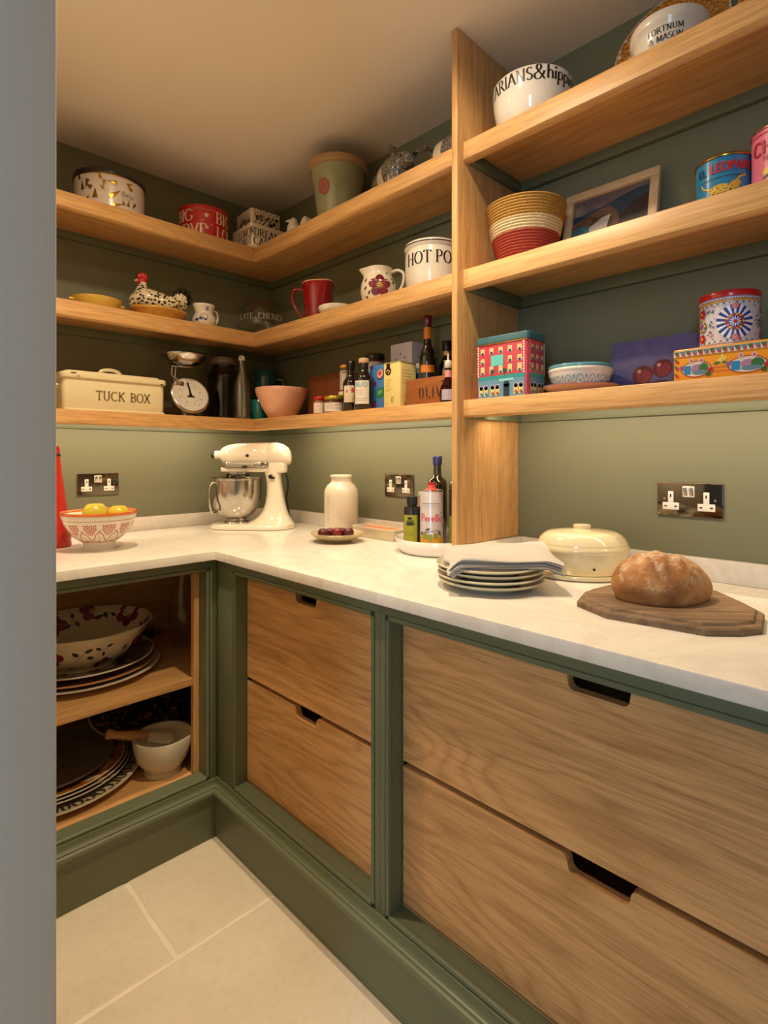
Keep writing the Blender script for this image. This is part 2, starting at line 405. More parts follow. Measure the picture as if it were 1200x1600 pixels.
def drawer_bank(label, a0, a1, o0, o1, notch, seed):
    t = thing('drawer_cabinet', label, 'cabinet')
    frame(t, mr, a0, a1, o0, o1)
    for k, (z0, z1, nd) in enumerate([(.517, .829, .035), (.200, .504, .028)]):
        o = mk('drawer_front', front(o0+.003, o1-.003, z0, z1, notch, nd, seed), oak(1, (212, 162, 106), (160, 104, 58), 1.7, seed+k*3.1, .42, 1.0), t, smooth=False)
        mk('drawer_box', join(box(FX+.062, -.06, -o0-.02, -o0-.03, z0+.02, z1-.05), box(FX+.062, -.06, -o1+.02, -o1+.03, z0+.02, z1-.05), box(FX+.062, -.06, -o1+.03, -o0-.03, z0+.01, z0+.02), box(-.07, -.06, -o1+.03, -o0-.03, z0+.02, z1-.05)), OAKX, o, smooth=False)
    mk('sill', box(FX+.045, FX+.10, -o1, -o0, .182, .194), OAKY, t, smooth=False)
    mk('dark_back', box(-.045, -.035, -o1, -o0, .2, .84), plain((40, 30, 20), .8), t, smooth=False)  # darkness inside the cabinet painted as a near-black back sheet
    return t
drawer_bank('narrow green-framed cabinet with two oak drawers near the inner corner', .660, 1.403, .768, 1.375, .085, 3.0)
drawer_bank('wide green-framed cabinet with two long oak drawers on the right', 1.4035, 2.40, 1.432, 2.330, .098, 11.0)
t = thing('open_cabinet', 'open-fronted green and oak cabinet holding bowls and plates', 'cabinet')
ml = lambda a, d: (a, FY+d)
frame(t, ml, DX+.002, -.6365, DX+.03, -.672)
mk('back_panel', box(-1.335, -.38, -.040, -.03, .17, .865), OAKX, t, smooth=False)
mk('side_panel', box(-.392, -.38, -.60, -.041, .17, .865), oak(2, (120, 84, 50), (90, 60, 30)), t, smooth=False)  # same oak in darker tones: shade of the deep corner put into the colour
mk('side_panel', box(-1.347, -1.336, -.60, -.041, .17, .865), OAKZ, t, smooth=False)
mk('edge_strip', box(-.690, -.672, -.609, -.590, .19, .842), OAKZ, t, smooth=False)
mk('bottom_panel', box(-1.335, -.393, -.607, -.041, .165, .183), OAKX, t, smooth=False)
mk('inner_shelf', join(bbox(-1.335, -.393, -.605, -.041, .468, .490, .001), bbox(-1.335, -.393, -.6052, -.6045, .4755, .4765, .0001)), OAKX, t)
# skirting with moulded top under the cabinets
PR = [(.0, .179), (.005, .178), (.005, .1745), (.0062, .169), (.0085, .164), (.012, .160), (.0165, .158), (.0165, .1555), (.021, .1555), (.0248, .1535), (.0272, .1500), (.028, .146), (.0272, .142), (.0248, .1385), (.021, .1365), (.021, .1325), (.0175, .1325), (.0165, .127), (.0145, .1235), (.0145, .1205), (.012, .1205), (.012, .0), (.0, .0)]
def skirt(fn0, fn1):
    n = len(PR); V = [fn0(p, z) for p, z in PR]+[fn1(p, z) for p, z in PR]
    return V, [tuple(range(n)), tuple(range(n, 2*n))]+[(i, (i+1) % n, n+(i+1) % n, n+i) for i in range(n)], None
struct('baseboard_back', skirt(lambda p, z: (DX+.001, FY-p, z), lambda p, z: (FX-p, FY-p, z)), GREEN, ang=14)
struct('baseboard_right', skirt(lambda p, z: (FX-p, FY-p, z), lambda p, z: (FX-p, -2.98, z)), GREEN, ang=14)
# downlight fittings
for k, (x, y) in enumerate(DOWN):
    t = thing('downlight', 'round recessed ceiling downlight over the %s of the walkway' % ('far end', 'near end')[k], 'light', (x, y, H))
    mk('trim_ring', lathe([(.034, -.001), (.045, -.001), (.045, -.006), (.036, -.008), (.034, -.001)], 32), plain((235, 232, 225), .4), t)

# ------------------------------------------------------------------ lettering: a stroke alphabet with thick and thin strokes
def A_(cx, cy, rx, ry, a0, a1, n=12): return arc(cx, cy, rx, ry, a0, a1, n)
# glyph: width, strokes [points], serif points (x, y)
G = {
 'A': (.74, [[(.37, 1), (.04, 0)], [(.37, 1), (.70, 0)], [(.14, .34), (.58, .34)]], [(.04, 0), (.70, 0)]),
 'B': (.64, [[(.14, 0), (.14, 1)], [(.14, 1), (.34, 1)]+A_(.34, .76, .19, .24, 90, -90)+[(.14, .52)], [(.14, .52), (.36, .52)]+A_(.36, .26, .22, .26, 90, -90)+[(.14, 0)]], [(.1, 0), (.1, 1)]),
 'C': (.74, [A_(.42, .5, .36, .5, 45, 315, 20)], []),
 'D': (.76, [[(.14, 0), (.14, 1)], [(.14, 1), (.32, 1)]+A_(.32, .5, .36, .5, 90, -90, 16)+[(.14, 0)]], [(.1, 0), (.1, 1)]),
 'E': (.60, [[(.14, 0), (.14, 1)], [(.14, 1), (.54, 1), (.54, .88)], [(.14, .52), (.44, .52)], [(.14, 0), (.56, 0), (.56, .13)]], [(.1, 0), (.1, 1)]),
 'F': (.56, [[(.14, 0), (.14, 1)], [(.14, 1), (.54, 1), (.54, .88)], [(.14, .52), (.42, .52)]], [(.14, 0), (.1, 1)]),
 'G': (.80, [A_(.42, .5, .36, .5, 50, 330, 20)+[(.70, .40)], [(.52, .42), (.80, .42)]], []),
 'H': (.82, [[(.14, 0), (.14, 1)], [(.68, 0), (.68, 1)], [(.14, .52), (.68, .52)]], [(.14, 0), (.14, 1), (.68, 0), (.68, 1)]),
 'I': (.30, [[(.15, 0), (.15, 1)]], [(.15, 0), (.15, 1)]),
 'K': (.70, [[(.14, 0), (.14, 1)], [(.62, 1), (.16, .48)], [(.28, .60), (.66, 0)]], [(.14, 0), (.14, 1), (.62, 1), (.64, 0)]),
 'L': (.58, [[(.14, 0), (.14, 1)], [(.14, 0), (.55, 0), (.55, .15)]], [(.1, 0), (.14, 1)]),
 'M': (.96, [[(.14, 0), (.16, 1)], [(.16, 1), (.48, .1)], [(.48, .1), (.80, 1)], [(.80, 1), (.82, 0)]], [(.14, 0), (.12, 1), (.82, 0), (.86, 1)]),
 'N': (.82, [[(.14, 0), (.14, 1)], [(.14, 1), (.68, 0)], [(.68, 0), (.68, 1)]], [(.14, 0), (.10, 1), (.68, 1)]),
 'O': (.80, [A_(.40, .5, .34, .5, 0, 360, 24)], []),
 'P': (.62, [[(.14, 0), (.14, 1)], [(.14, 1), (.32, 1)]+A_(.32, .74, .22, .26, 90, -90)+[(.14, .48)]], [(.14, 0), (.1, 1)]),
 'R': (.72, [[(.14, 0), (.14, 1)], [(.14, 1), (.32, 1)]+A_(.32, .75, .21, .25, 90, -90)+[(.14, .5)], [(.34, .5), (.70, 0)]], [(.14, 0), (.1, 1), (.70, 0)]),
 'S': (.56, [A_(.28, .74, .20, .26, 30, 210, 10)+[(.16, .58), (.40, .42)]+A_(.28, .26, .21, .26, 20, -150, 10)], []),
 'T': (.68, [[(.34, 0), (.34, 1)], [(.04, .86), (.05, 1), (.63, 1), (.64, .86)]], [(.34, 0)]),
 'U': (.78, [[(.14, 1), (.14, .34)]+A_(.39, .30, .25, .30, 180, 360)+[(.64, 1)]], [(.14, 1), (.64, 1)]),
 'V': (.74, [[(.06, 1), (.38, 0)], [(.38, 0), (.68, 1)]], [(.06, 1), (.68, 1)]),
 'X': (.72, [[(.08, 1), (.64, 0)], [(.62, 1), (.08, 0)]], [(.08, 1), (.64, 0), (.62, 1), (.08, 0)]),
 'Y': (.70, [[(.06, 1), (.35, .5), (.35, 0)], [(.64, 1), (.35, .5)]], [(.06, 1), (.64, 1), (.35, 0)]),
 'Z': (.64, [[(.08, .88), (.08, 1), (.58, 1), (.06, 0), (.60, 0), (.60, .14)]], []),
 '&': (.86, [[(.80, .0), (.30, .62)]+A_(.38, .80, .15, .20, 200, -30, 10)+[(.22, .42)]+A_(.32, .24, .24, .24, 140, 300, 10)+[(.66, .26), (.76, .52)], [(.62, .52), (.86, .52)]], []),
 '-': (.4, [[(.08, .5), (.32, .5)]], []), '.': (.24, [A_(.12, .06, .05, .05, 0, 360, 8)], []), ' ': (.34, [], []),
 'a': (.50, [A_(.22, .26, .18, .26, 60, 400, 16), [(.40, .52), (.40, .02), (.48, 0)]], []),
 'd': (.54, [A_(.22, .26, .18, .26, 60, 400, 16), [(.42, 1), (.42, .02), (.50, 0)]], []),
 'e': (.46, [[(.06, .30), (.40, .30)]+A_(.23, .27, .17, .25, 8, 320, 16)], []),
 'h': (.54, [[(.10, 0), (.10, 1)], A_(.27, .30, .17, .22, 170, 0, 10)+[(.44, 0)]], [(.10, 0), (.44, 0)]),
 'i': (.24, [[(.12, 0), (.12, .52)], A_(.12, .74, .04, .04, 0, 360, 8)], [(.12, 0)]),
 'l': (.24, [[(.12, 0), (.12, 1)]], [(.12, 0)]),
 'n': (.54, [[(.10, 0), (.10, .52)], A_(.27, .30, .17, .22, 170, 0, 10)+[(.44, 0)]], [(.10, 0), (.44, 0)]),
 'o': (.50, [A_(.25, .26, .19, .26, 0, 360, 18)], []),
 'p': (.54, [[(.10, -.34), (.10, .52)], A_(.29, .26, .18, .26, 130, -130, 16)], [(.10, -.34)]),
 'r': (.40, [[(.10, 0), (.10, .52)], A_(.27, .34, .16, .18, 170, 60, 8)], [(.10, 0)]),
 's': (.40, [A_(.20, .39, .13, .13, 40, 210, 8)+[(.12, .31), (.28, .22)]+A_(.20, .13, .14, .13, 30, -150, 8)], []),
 't': (.34, [[(.14, .78), (.14, .10)]+A_(.22, .08, .08, .08, 180, 320, 6), [(.02, .52), (.30, .52)]], []),
 'y': (.50, [[(.06, .52), (.25, .02)], [(.44, .52), (.22, -.16), (.08, -.30)]], []),
 'u': (.54, [[(.10, .52), (.10, .18)]+A_(.25, .18, .15, .18, 180, 360, 8)+[(.40, .52)], [(.40, .3), (.40, 0)]], []),
 'c': (.44, [A_(.24, .26, .18, .26, 50, 310, 14)], []), 'v': (.46, [[(.05, .52), (.23, 0), (.41, .52)]], []),
 'm': (.78, [[(.10, 0), (.10, .52)], A_(.24, .32, .14, .20, 170, 0, 8)+[(.38, 0)], A_(.52, .32, .14, .20, 170, 0, 8)+[(.66, 0)]], []),
}
def dens(P, d):
    out = [P[0]]
    for a, b in zip(P, P[1:]):
        n = max(1, int(math.ceil(hypot(b[0]-a[0], b[1]-a[1])/d)))
        out += [(a[0]+(b[0]-a[0])*k/n, a[1]+(b[1]-a[1])*k/n) for k in range(1, n+1)]
    return out
def stroke(P, wf, d=.02):
    """ribbon in 2D along P; wf(dx, dy) -> full width"""
    P = dens(P, d); n = len(P); V = []; Fs = []
    for i, (x, y) in enumerate(P):
        a, b = P[max(0, i-1)], P[min(n-1, i+1)]
        dx, dy = b[0]-a[0], b[1]-a[1]; L = hypot(dx, dy) or 1; dx /= L; dy /= L; w = wf(dx, dy)/2
        V += [(x-dy*w, y+dx*w), (x+dy*w, y-dx*w)]
    for i in range(n-1): Fs.append((2*i, 2*i+1, 2*i+3, 2*i+2))
    return V, Fs
def textw(s, h, track=.06): return sum(G[c][0]+track for c in s)*h-track*h
def text(s, h, mp, x0=None, y0=0, mi=0, thick=.17, thin=.045, serif=True, track=.06, slant=0, sx=1, center=True):
    """letters mapped by mp(x, y) -> 3D; h = cap height; centred on x = 0 unless x0 is given"""
    x = (-textw(s, h, track)*sx/2 if x0 is None else x0); V, Fs = [], []
    wf = lambda dx, dy: (thin+(thick-thin)*min(1, abs(dy)*1.05)**1.6)
    for c in s:
        w, st, se = G[c]
        S = [stroke(P, wf, .12) for P in st]
        if serif: S += [stroke([(px-.11, py), (px+.11, py)], lambda a, b: thin, .12) for px, py in se]
        for v, f in S:
            o = len(V)
            V += [mp(x+(px+slant*py)*h*sx, y0+py*h) for px, py in v]; Fs += [tuple(i+o for i in q) for q in f]
        x += (w+track)*h*sx
    return V, Fs, [mi]*len(Fs)
# surface maps -------------------------------------------------------
def cyl(r, a0, e=.0004, ex=1, ey=1):
    return lambda s, z: ((r+e)*cos(a0+s/r)*ex, (r+e)*sin(a0+s/r)*ey, z)
def prof_map(prof, a0, rref, e=.0004, side=1, ex=1, ey=1, wob=None):
    """h is arc length along the profile polyline (which runs in sequence); side=+1 pushes right of travel"""
    L = [0]
    for p, q in zip(prof, prof[1:]): L.append(L[-1]+hypot(q[0]-p[0], q[1]-p[1]))
    def f(s, h):
        h = min(max(h, 0), L[-1]-1e-9); i = 0
        while i < len(L)-2 and L[i+1] < h: i += 1
        p, q = prof[i], prof[i+1]; d = L[i+1]-L[i] or 1; t = (h-L[i])/d
        r = p[0]+(q[0]-p[0])*t; z = p[1]+(q[1]-p[1])*t; nx, nz = (q[1]-p[1])/d, -(q[0]-p[0])/d
        r += nx*e*side; z += nz*e*side; a = a0+s/rref
        k = 1 if not wob else wob(a, r, z)
        return (r*k*cos(a)*ex, r*k*sin(a)*ey, z)
    return f
def plane(o, u, v, e=.0004):
    o, u, v = Vector(o), Vector(u).normalized(), Vector(v).normalized(); n = u.cross(v)*e
    return lambda x, y: tuple(o+u*x+v*y+n)
def poly2(P, mp, mi=0, c=None):
    """fan from the centroid, rings kept: star-shaped outline mapped on the surface"""
    n = len(P); cx, cy = c or (sum(p[0] for p in P)/n, sum(p[1] for p in P)/n)
    V = [mp(cx, cy)]+[mp((x+cx)/2, (y+cy)/2) for x, y in P]+[mp(x, y) for x, y in P]
    Fs = [(0, 1+i, 1+(i+1) % n) for i in range(n)]+[(1+i, 1+n+i, 1+n+(i+1) % n, 1+(i+1) % n) for i in range(n)]
    return V, Fs, [mi]*len(Fs)
def disc(x, y, r, mp, mi=0, n=14, ry=None, rot=0):
    ry = ry or r; c, s = cos(rot), sin(rot)
    return poly2([(x+r*cos(2*pi*i/n)*c-ry*sin(2*pi*i/n)*s, y+r*cos(2*pi*i/n)*s+ry*sin(2*pi*i/n)*c) for i in range(n)], mp, mi)
def star(x, y, r, mp, mi=0, k=5, ir=.42, rot=pi/2):
    return poly2([(x+(r if i % 2 == 0 else r*ir)*cos(rot+pi*i/k), y+(r if i % 2 == 0 else r*ir)*sin(rot+pi*i/k)) for i in range(2*k)], mp, mi, (x, y))
def line2(P, w, mp, mi=0, d=.01):
    v, f = stroke(P, lambda a, b: w, d); return [mp(x, y) for x, y in v], f, [mi]*len(f)
def rect2(x0, x1, y0, y1, mp, mi=0, d=.012):
    nx = max(1, int(abs(x1-x0)/d)); ny = max(1, int(abs(y1-y0)/d)); V = []; Fs = []
    for j in range(ny+1):
        for i in range(nx+1): V.append(mp(x0+(x1-x0)*i/nx, y0+(y1-y0)*j/ny))
    for j in range(ny):
        for i in range(nx): a = j*(nx+1)+i; Fs.append((a, a+1, a+nx+2, a+nx+1))
    return V, Fs, [mi]*len(Fs)
def leaf2(x, y, l, w, rot, mp, mi=0):
    c, s = cos(rot), sin(rot); P = []
    for t, q in [(0, 0), (.2, .7), (.5, 1), (.8, .6), (1, 0), (.8, -.6), (.5, -1), (.2, -.7)]:
        P.append((x+l*t*c-w*q*s/2, y+l*t*s+w*q*c/2))
    return poly2(P, mp, mi)
def flower(x, y, r, mp, petals, pm, cm, mi_dark, rot=0):
    """wild rose: broad petals, pale stamens round a dark heart"""
    out = []
    for k in range(petals):
        a = rot+2*pi*k/petals
        out.append(disc(x+r*.52*cos(a), y+r*.52*sin(a), r*.50, mp, pm, 12, r*.44, a))
    up = lambda f: (lambda s, h: f(s, h))
    return out
def facing(x, y, off=0): return atan2(CAM[1]-y, CAM[0]-x)+off

def solid(rgb, rough=.3, **kw): return plain(rgb, rough, var=.0, **kw)
GOLD = plain((200, 150, 50), .25, 1, var=.05); INK = plain((26, 22, 20), .3, var=.02, coat=.4)
def tin(name, label, loc, r, h, body, lid, group=None, lid_h=.016, lid_over=.0018, rim=None, cat='tin'):
    t = thing(name, label, cat, loc, 0, group)
    mk('body', lathe([(0, 0), (r-.002, 0), (r-.0005, .001), (r-.0005, .003), (r-.0015, .004), (r-.0015, h-.004), (0, h-.004)], 64), body, t)
    if lid: mk('lid', lathe([(r-.002, h-lid_h), (r+lid_over-.0005, h-lid_h), (r+lid_over, h-lid_h+.001), (r+lid_over, h-.002), (r+lid_over-.001, h-.0003), (r-.001, h), (r-.004, h-.0016), (0, h-.0016)], 64), lid, t)
    return t

# ================================================================== TOP SHELF, LEFT
# round white tin with gold trees
x, y = -.785, -.135; r = .118; a0 = facing(x, y)
t = tin('round_tin', 'round white tin with gold triangular trees and a black lid, top shelf far left', (x, y, S3), r, .148, plain((226, 214, 206), .25, coat=.4), plain((30, 28, 26), .25, coat=.5), lid_h=.02)
m = cyl(r, a0); D = []
for s, z, w, h, rot in [(-.095, .07, .014, .035, .1), (-.075, .105, .016, .032, 2.9), (-.06, .075, .016, .03, 1.0), (-.048, .04, .02, .035, .0), (-.03, .108, .014, .026, .2), (-.018, .104, .012, .03, 3.0), (-.02, .072, .010, .02, .7),
                        (.0, .05, .018, .045, -.9), (.022, .100, .016, .032, 1.5), (.01, .022, .014, .034, -1.3), (.058, .105, .014, .022, -1.0), (.075, .09, .014, .03, .8), (-.085, .025, .018, .03, -.6), (.045, .03, .012, .02, .2), (.06, .03, .012, .024, -.2), (-.11, .11, .012, .03, .2), (.09, .05, .012, .026, 2.6)]:
    c, q = cos(rot), sin(rot)
    D.append(poly2([(s+px*c-py*q, z+px*q+py*c) for px, py in ((-w/2, 0), (w/2, 0), (0, h))], m, 0))
D.append(text('Bettys', .018, m, .034, .060, 1, .08, .03, False, .0, .25))
D.append(line2([(.036, .054), (.07, .052)], .0008, m, 1))
D.append(rect2(-.36, .36, .125, .128, cyl(r, a0, .0003), 0, .02))
deco('printed_pattern', join(*D), [GOLD, INK], t)
# red tin
x, y = -.425, -.145; r = .098; a0 = facing(x, y)
RED = plain((196, 22, 28), .25, coat=.5)
t = tin('round_tin', 'round red tin with cream capital letters and stars, top shelf', (x, y, S3), r, .138, RED, RED, lid_h=.014)
m = cyl(r, a0); D = []
D += [text('BIG', .044, m, -.125, .074, 0, .16, .05), text('BIG', .044, m, .048, .074, 0, .16, .05), text('LOVE', .044, m, -.118, .018, 0, .16, .05), text('LOVE', .044, m, .050, .018, 0, .16, .05)]
for s, z, q in [(-.078, .104, .008), (.010, .098, .013), (.0, .078, .004), (.012, .050, .010), (-.045, .113, .004), (-.09, .062, .005), (.03, .064, .004), (-.028, .030, .004)]: D.append(star(s, z, q, m))
D.append(rect2(-.3, .3, .1205, .1215, m, 0, .02))
deco('lettering', join(*D), [plain((232, 214, 180), .3, coat=.3)], t)
# stacked square tins in the corner
PALE = plain((218, 204, 176), .3, coat=.4)
def square_tin(label, loc, rz, s, h, lid_h):
    t = thing('square_tin', label, 'tin', loc, rz, 'square tins stacked in the corner')
    mk('body', bbox(-s/2, s/2, -s/2, s/2, 0, h-.002, .001, 2, .012), PALE, t)
    mk('lid', bbox(-s/2-.0012, s/2+.0012, -s/2-.0012, s/2+.0012, h-lid_h, h, .0025, 3, .013), PALE, t)
    return t
t = square_tin('cream square tin lettered LEMON with black capitals, under the patterned tin', (-.222, -.238, S3), radians(-2), .165, .092, .014)
mS = plane((0, -.0825-.0013, 0), (1, 0, 0), (0, 0, 1)); mW = plane((-.0825-.0013, 0, 0), (0, -1, 0), (0, 0, 1))
mS = plane((0, -.0825, 0), (1, 0, 0), (0, 0, 1), .0006); mW = plane((-.0825, 0, 0), (0, -1, 0), (0, 0, 1), .0006)
D = [text('LEMON', .031, mW, -.022, .042, 0, .15, .05), text('NUT', .031, mW, .012, .006, 0, .15, .05), text('TOY', .031, mW, -.079, .006, 0, .15, .05),
     text('DREAM', .031, mS, -.070, .042, 0, .15, .05), text('CAKE', .031, mS, -.072, .006, 0, .15, .05)]
deco('lettering', join(*D), [INK], t)
t = square_tin('square tin with a black branching pattern, on top of the lettered tin', (-.215, -.222, S3+.0922), radians(-4), .138, .075, .012)
D = []; rnd = random.Random(3)
for mm in (plane((0, -.069, 0), (1, 0, 0), (0, 0, 1), .0006), plane((-.069, 0, 0), (0, -1, 0), (0, 0, 1), .0006)):
    for i in range(26):
        s, z = rnd.uniform(-.052, .052), rnd.uniform(.004, .046); a = rnd.uniform(.5, 1.3)
        D.append(leaf2(s, z, min(.02, .060-z), .006, a, mm))
    for i in range(6): D.append(line2([(-.06+i*.02, .002), (-.045+i*.02, .03), (-.05+i*.02, .058)], .0028, mm))
mT = lambda f: f
for (u0, v0, u, v) in (((0, -.0703, 0), 0, (1, 0, 0), (0, 0, 1)), ((-.0703, 0, 0), 0, (0, -1, 0), (0, 0, 1))):
    mm = plane(u0, u, v, .0006)
    for i in range(9): D.append(leaf2(-.058+i*.013, .065, .011, .004, .6*(-1)**i, mm))
deco('printed_pattern', join(*D), [INK], t)
# white bird-shaped shakers
BIRD = plain((226, 216, 200), .35)
def shaker(label, loc, rz, s):
    t = thing('shaker', label, 'shaker', loc, rz, 'white shakers beside the corner tins')
    mk('body', lathe([(0, 0), (.024*s, 0), (.027*s, .006*s), (.028*s, .03*s), (.024*s, .058*s), (.017*s, .078*s), (.012*s, .088*s), (.006*s, .094*s), (0, .096*s)], 24), BIRD, t)
    mk('beak', loft([(.012*s, 0, .083*s), (.024*s, 0, .080*s), (.032*s, 0, .077*s)], [.006*s, .0035*s, .0006], 8), BIRD, t)
shaker('taller white ceramic shaker between the corner tins and the green flowerpot', (-.195, -.452, S3), 2.6, 1.05)
shaker('shorter white ceramic shaker, the one nearer the green flowerpot', (-.195, -.530, S3), -.8, .86)
# flowerpot
x, y = -.150, -.676
def potmat():
    s = NT('sage_glaze'); v = s.coord(); a = s.noise(v, 9, 4); c = s.coord((1, 1, .15)); b = s.noise(c, 40, 3)
    k = s.ramp(a, [(.3, lin((146, 148, 118))), (.7, lin((166, 168, 136)))]); s.l(k, s.b.inputs['Base Color']); s.set(rough=.15, coat=.5); s.bump(b, .1, .002); return s.m
t = thing('flowerpot', 'tall sage green glazed flowerpot with a terracotta seal on the top shelf', 'flowerpot', (x, y, S3))
mk('pot', lathe([(0, 0), (.070, 0), (.072, .003), (.1015, .205), (.1035, .212)], 64), potmat(), t)
mk('rim', lathe([(.1035, .206), (.110, .209), (.1125, .216), (.1125, .229), (.110, .235), (.105, .236), (.101, .230), (.098, .205), (.069, .006), (0, .006)], 64), plain((176, 140, 98), .35, coat=.3), t)
a0 = facing(x, y, -.62); m = prof_map([(.072, .003), (.1015, .205)], a0, .09, .0002); TERRA = plain((178, 104, 84), .5)
P = [(.024*cos(2*pi*i/24), .125+.030*sin(2*pi*i/24)) for i in range(24)]; 
seal = join(poly2(P, prof_map([(.072, .003), (.1015, .205)], a0, .09, .003)), ([prof_map([(.072, .003), (.1015, .205)], a0, .09, e)(*p) for e in (0, .003) for p in P], [(i, (i+1) % 24, 24+(i+1) % 24, 24+i) for i in range(24)], [0]*24))
mk('seal', seal, TERRA, t)
mm = prof_map([(.072, .003), (.1015, .205)], a0, .09, .0034)
deco('seal_relief', join(line2([(.019*cos(2*pi*i/20), .125+.025*sin(2*pi*i/20)) for i in range(21)], .0012, mm), line2([(-.010, .108), (0, .142), (.010, .108)], .0016, mm), line2([(-.006, .120), (.006, .120)], .0016, mm), line2([(-.012, .100), (.012, .102)], .0014, mm)), [plain((120, 66, 52), .6)], t)
# saddleback pigs
def speck():
    s = NT('speckled_grey_glaze'); v = s.coord(); a = s.noise(v, 190, 3, .7); b = s.noise(v, 30, 3)
    k = s.ramp(a, [(.42, lin((52, 48, 46))), (.62, lin((150, 140, 128)))]); k = s.mix(.5, k, s.ramp(b, [(.3, (.5, .48, .46)), (.7, (1, .96, .9))]), 'MULTIPLY'); s.l(k, s.b.inputs['Base Color']); s.set(rough=.12, coat=.6); return s.m
SPECK = speck(); BAND = plain((206, 192, 166), .18, coat=.5)
def pig(label, loc, rz, s):
    """head towards +x"""
    t = thing('pig_figurine', label, 'figurine', loc, rz, 'grey glazed pigs on the top shelf')
    xs = [-.112, -.108, -.092, -.065, -.03, -.002, .020, .040, .062, .080, .094]
    rr = [.010, .030, .050, .060, .062, .062, .061, .058, .046, .034, .022]
    zz = [.074, .073, .070, .068, .066, .066, .067, .070, .078, .082, .080]
    pts = [(a*s, 0, b*s) for a, b in zip(xs, zz)]; rad = [(q*.92*s, q*s) for q in rr]
    P = smoothpath(pts, 3); Rr = [(p[1], p[0], 0) for p in rad]; Q = smoothpath(Rr, 3)
    b = loft(P, [(max(.002, q[1]), max(.002, q[0])) for q in Q], 24)
    mi = []
    for f in b[1]:
        cx = sum(b[0][i][0] for i in f)/len(f)/s; mi.append(1 if -.012 < cx < .026 else 0)
    mk('body', (b[0], b[1], mi), [SPECK, BAND], t, ang=60)
    mk('snout', loft([(.088*s, 0, .080*s), (.104*s, 0, .077*s), (.118*s, 0, .074*s), (.121*s, 0, .0735*s)], [.024*s, .018*s, .0165*s, .013*s], 18), SPECK, t, ang=60)
    for q in (-1, 1):
        mk('ear', loft([(.062*s, q*.026*s, .108*s), (.072*s, q*.036*s, .120*s), (.090*s, q*.040*s, .120*s), (.106*s, q*.038*s, .108*s)], [(.014*s, .004*s), (.015*s, .004*s), (.010*s, .003*s), (.001, .001)], 10), SPECK, t, ang=70)
        mk('eye', xf(sphere(.003*s), T(.098*s, q*.021*s, .092*s)), BLACK, t)
        for xx in (-.07, .045): mk('leg', loft([(xx*s, q*.030*s, .045*s), (xx*s, q*.032*s, .018*s), (xx*s, q*.032*s, 0)], [.020*s, .016*s, .017*s], 14), SPECK, t, ang=60)
    mk('tail', loft(smoothpath([(-.110*s, 0, .085*s), (-.122*s, .004*s, .094*s), (-.126*s, -.006*s, .102*s), (-.118*s, -.004*s, .108*s)], 4), .003*s, 8), SPECK, t)
pig('grey speckled pig with a pale shoulder band facing right, beside the flowerpot', (-.165, -.990, S3), radians(-114), 1.06)
pig('grey speckled pig with a pale shoulder band facing left, next to the oak upright', (-.150, -1.218, S3), radians(82), .95)
for o in COL.objects:
    if o.name == 'pig_figurine.001': o.location.z = S3

# ================================================================== TOP SHELF, RIGHT BAY
def bowl_prof(R, h, foot, wall=.004, k=.55, fh=.006):
    """outer then inner profile of a bowl"""
    out = [(0, .002), (foot-.003, .002), (foot-.002, 0), (foot, 0), (foot, fh)]
    n = 12
    for i in range(1, n+1):
        t = i/n; a = t*pi/2
        out.append((foot+(R-foot)*sin(a)**k if False else foot+(R-foot)*(1-(1-t)**(1/k)), fh+(h-fh)*t))
    inn = [(R-.0005, h+wall*.3), (R-wall*.6, h+wall*.35)]+[(max(0, r-wall), z+ (wall*.2)) for r, z in out[5:][::-1]][0:]+[(max(0, foot-wall), fh+wall), (0, fh+wall)]
    return out+inn
x, y = -.150, -1.497; a0 = facing(x, y); R = .106; hh = .138
prof = [(0, .003), (.050, .003), (.051, 0), (.056, 0), (.058, .006), (.070, .016), (.084, .032), (.094, .052), (.100, .076), (.1035, .100), (.1055, .125), (.106, hh-.002), (.1045, hh), (.102, hh-.002), (.100, .12), (.094, .06), (.080, .034), (.05, .012), (0, .010)]
t = thing('mixing_bowl', 'cream mixing bowl with black words round its rim beside the oak upright', 'bowl', (x, y, S3))
mk('bowl', lathe(prof, 72), WHITEG, t, ang=60)
m = prof_map(prof[9:12], a0, .1045, .0005); 
# words wrap the upper wall
mw = prof_map([(.0955, .058), (.100, .076), (.1035, .100), (.1055, .125), (.106, .136)], a0, .1045, .0006)
xs = -.232; w1 = textw('VEGETARIANS', .030, .05); w2 = textw('&', .036, .02)
deco('lettering', join(text('VEGETARIANS', .030, mw, xs, .044, 0, .16, .05, track=.05), text('&', .036, mw, xs+w1+.001, .043, 0, .15, .04), text('hippies', .036, mw, xs+w1+w2+.004, .047, 0, .16, .05, True, .02)), [INK], t)
# white stoneware pot with lettering
x, y = -.186, -1.858; a0 = facing(x, y); R = .079
prof = [(0, .0), (.070, .0), (.073, .004), (.074, .05), (.0745, .064), (.079, .069), (.080, .074), (.080, .090), (.078, .094), (.073, .094), (.071, .088), (.070, .01), (0, .008)]
t = thing('stoneware_pot', 'white stoneware pot with small black lettering on the top right shelf', 'pot', (x, y, S3))
prof = [(r_, z*.87) for r_, z in prof]
mk('pot', lathe(prof, 72), plain((216, 206, 190), .25, coat=.4), t, ang=50)
m = cyl(.0742, a0-.1, .0006)
deco('lettering', join(text('FORTNUM', .0125, m, None, .036, 0, .16, .05), text('& MASON', .0125, m, None, .018, 0, .16, .05)), [INK], t)
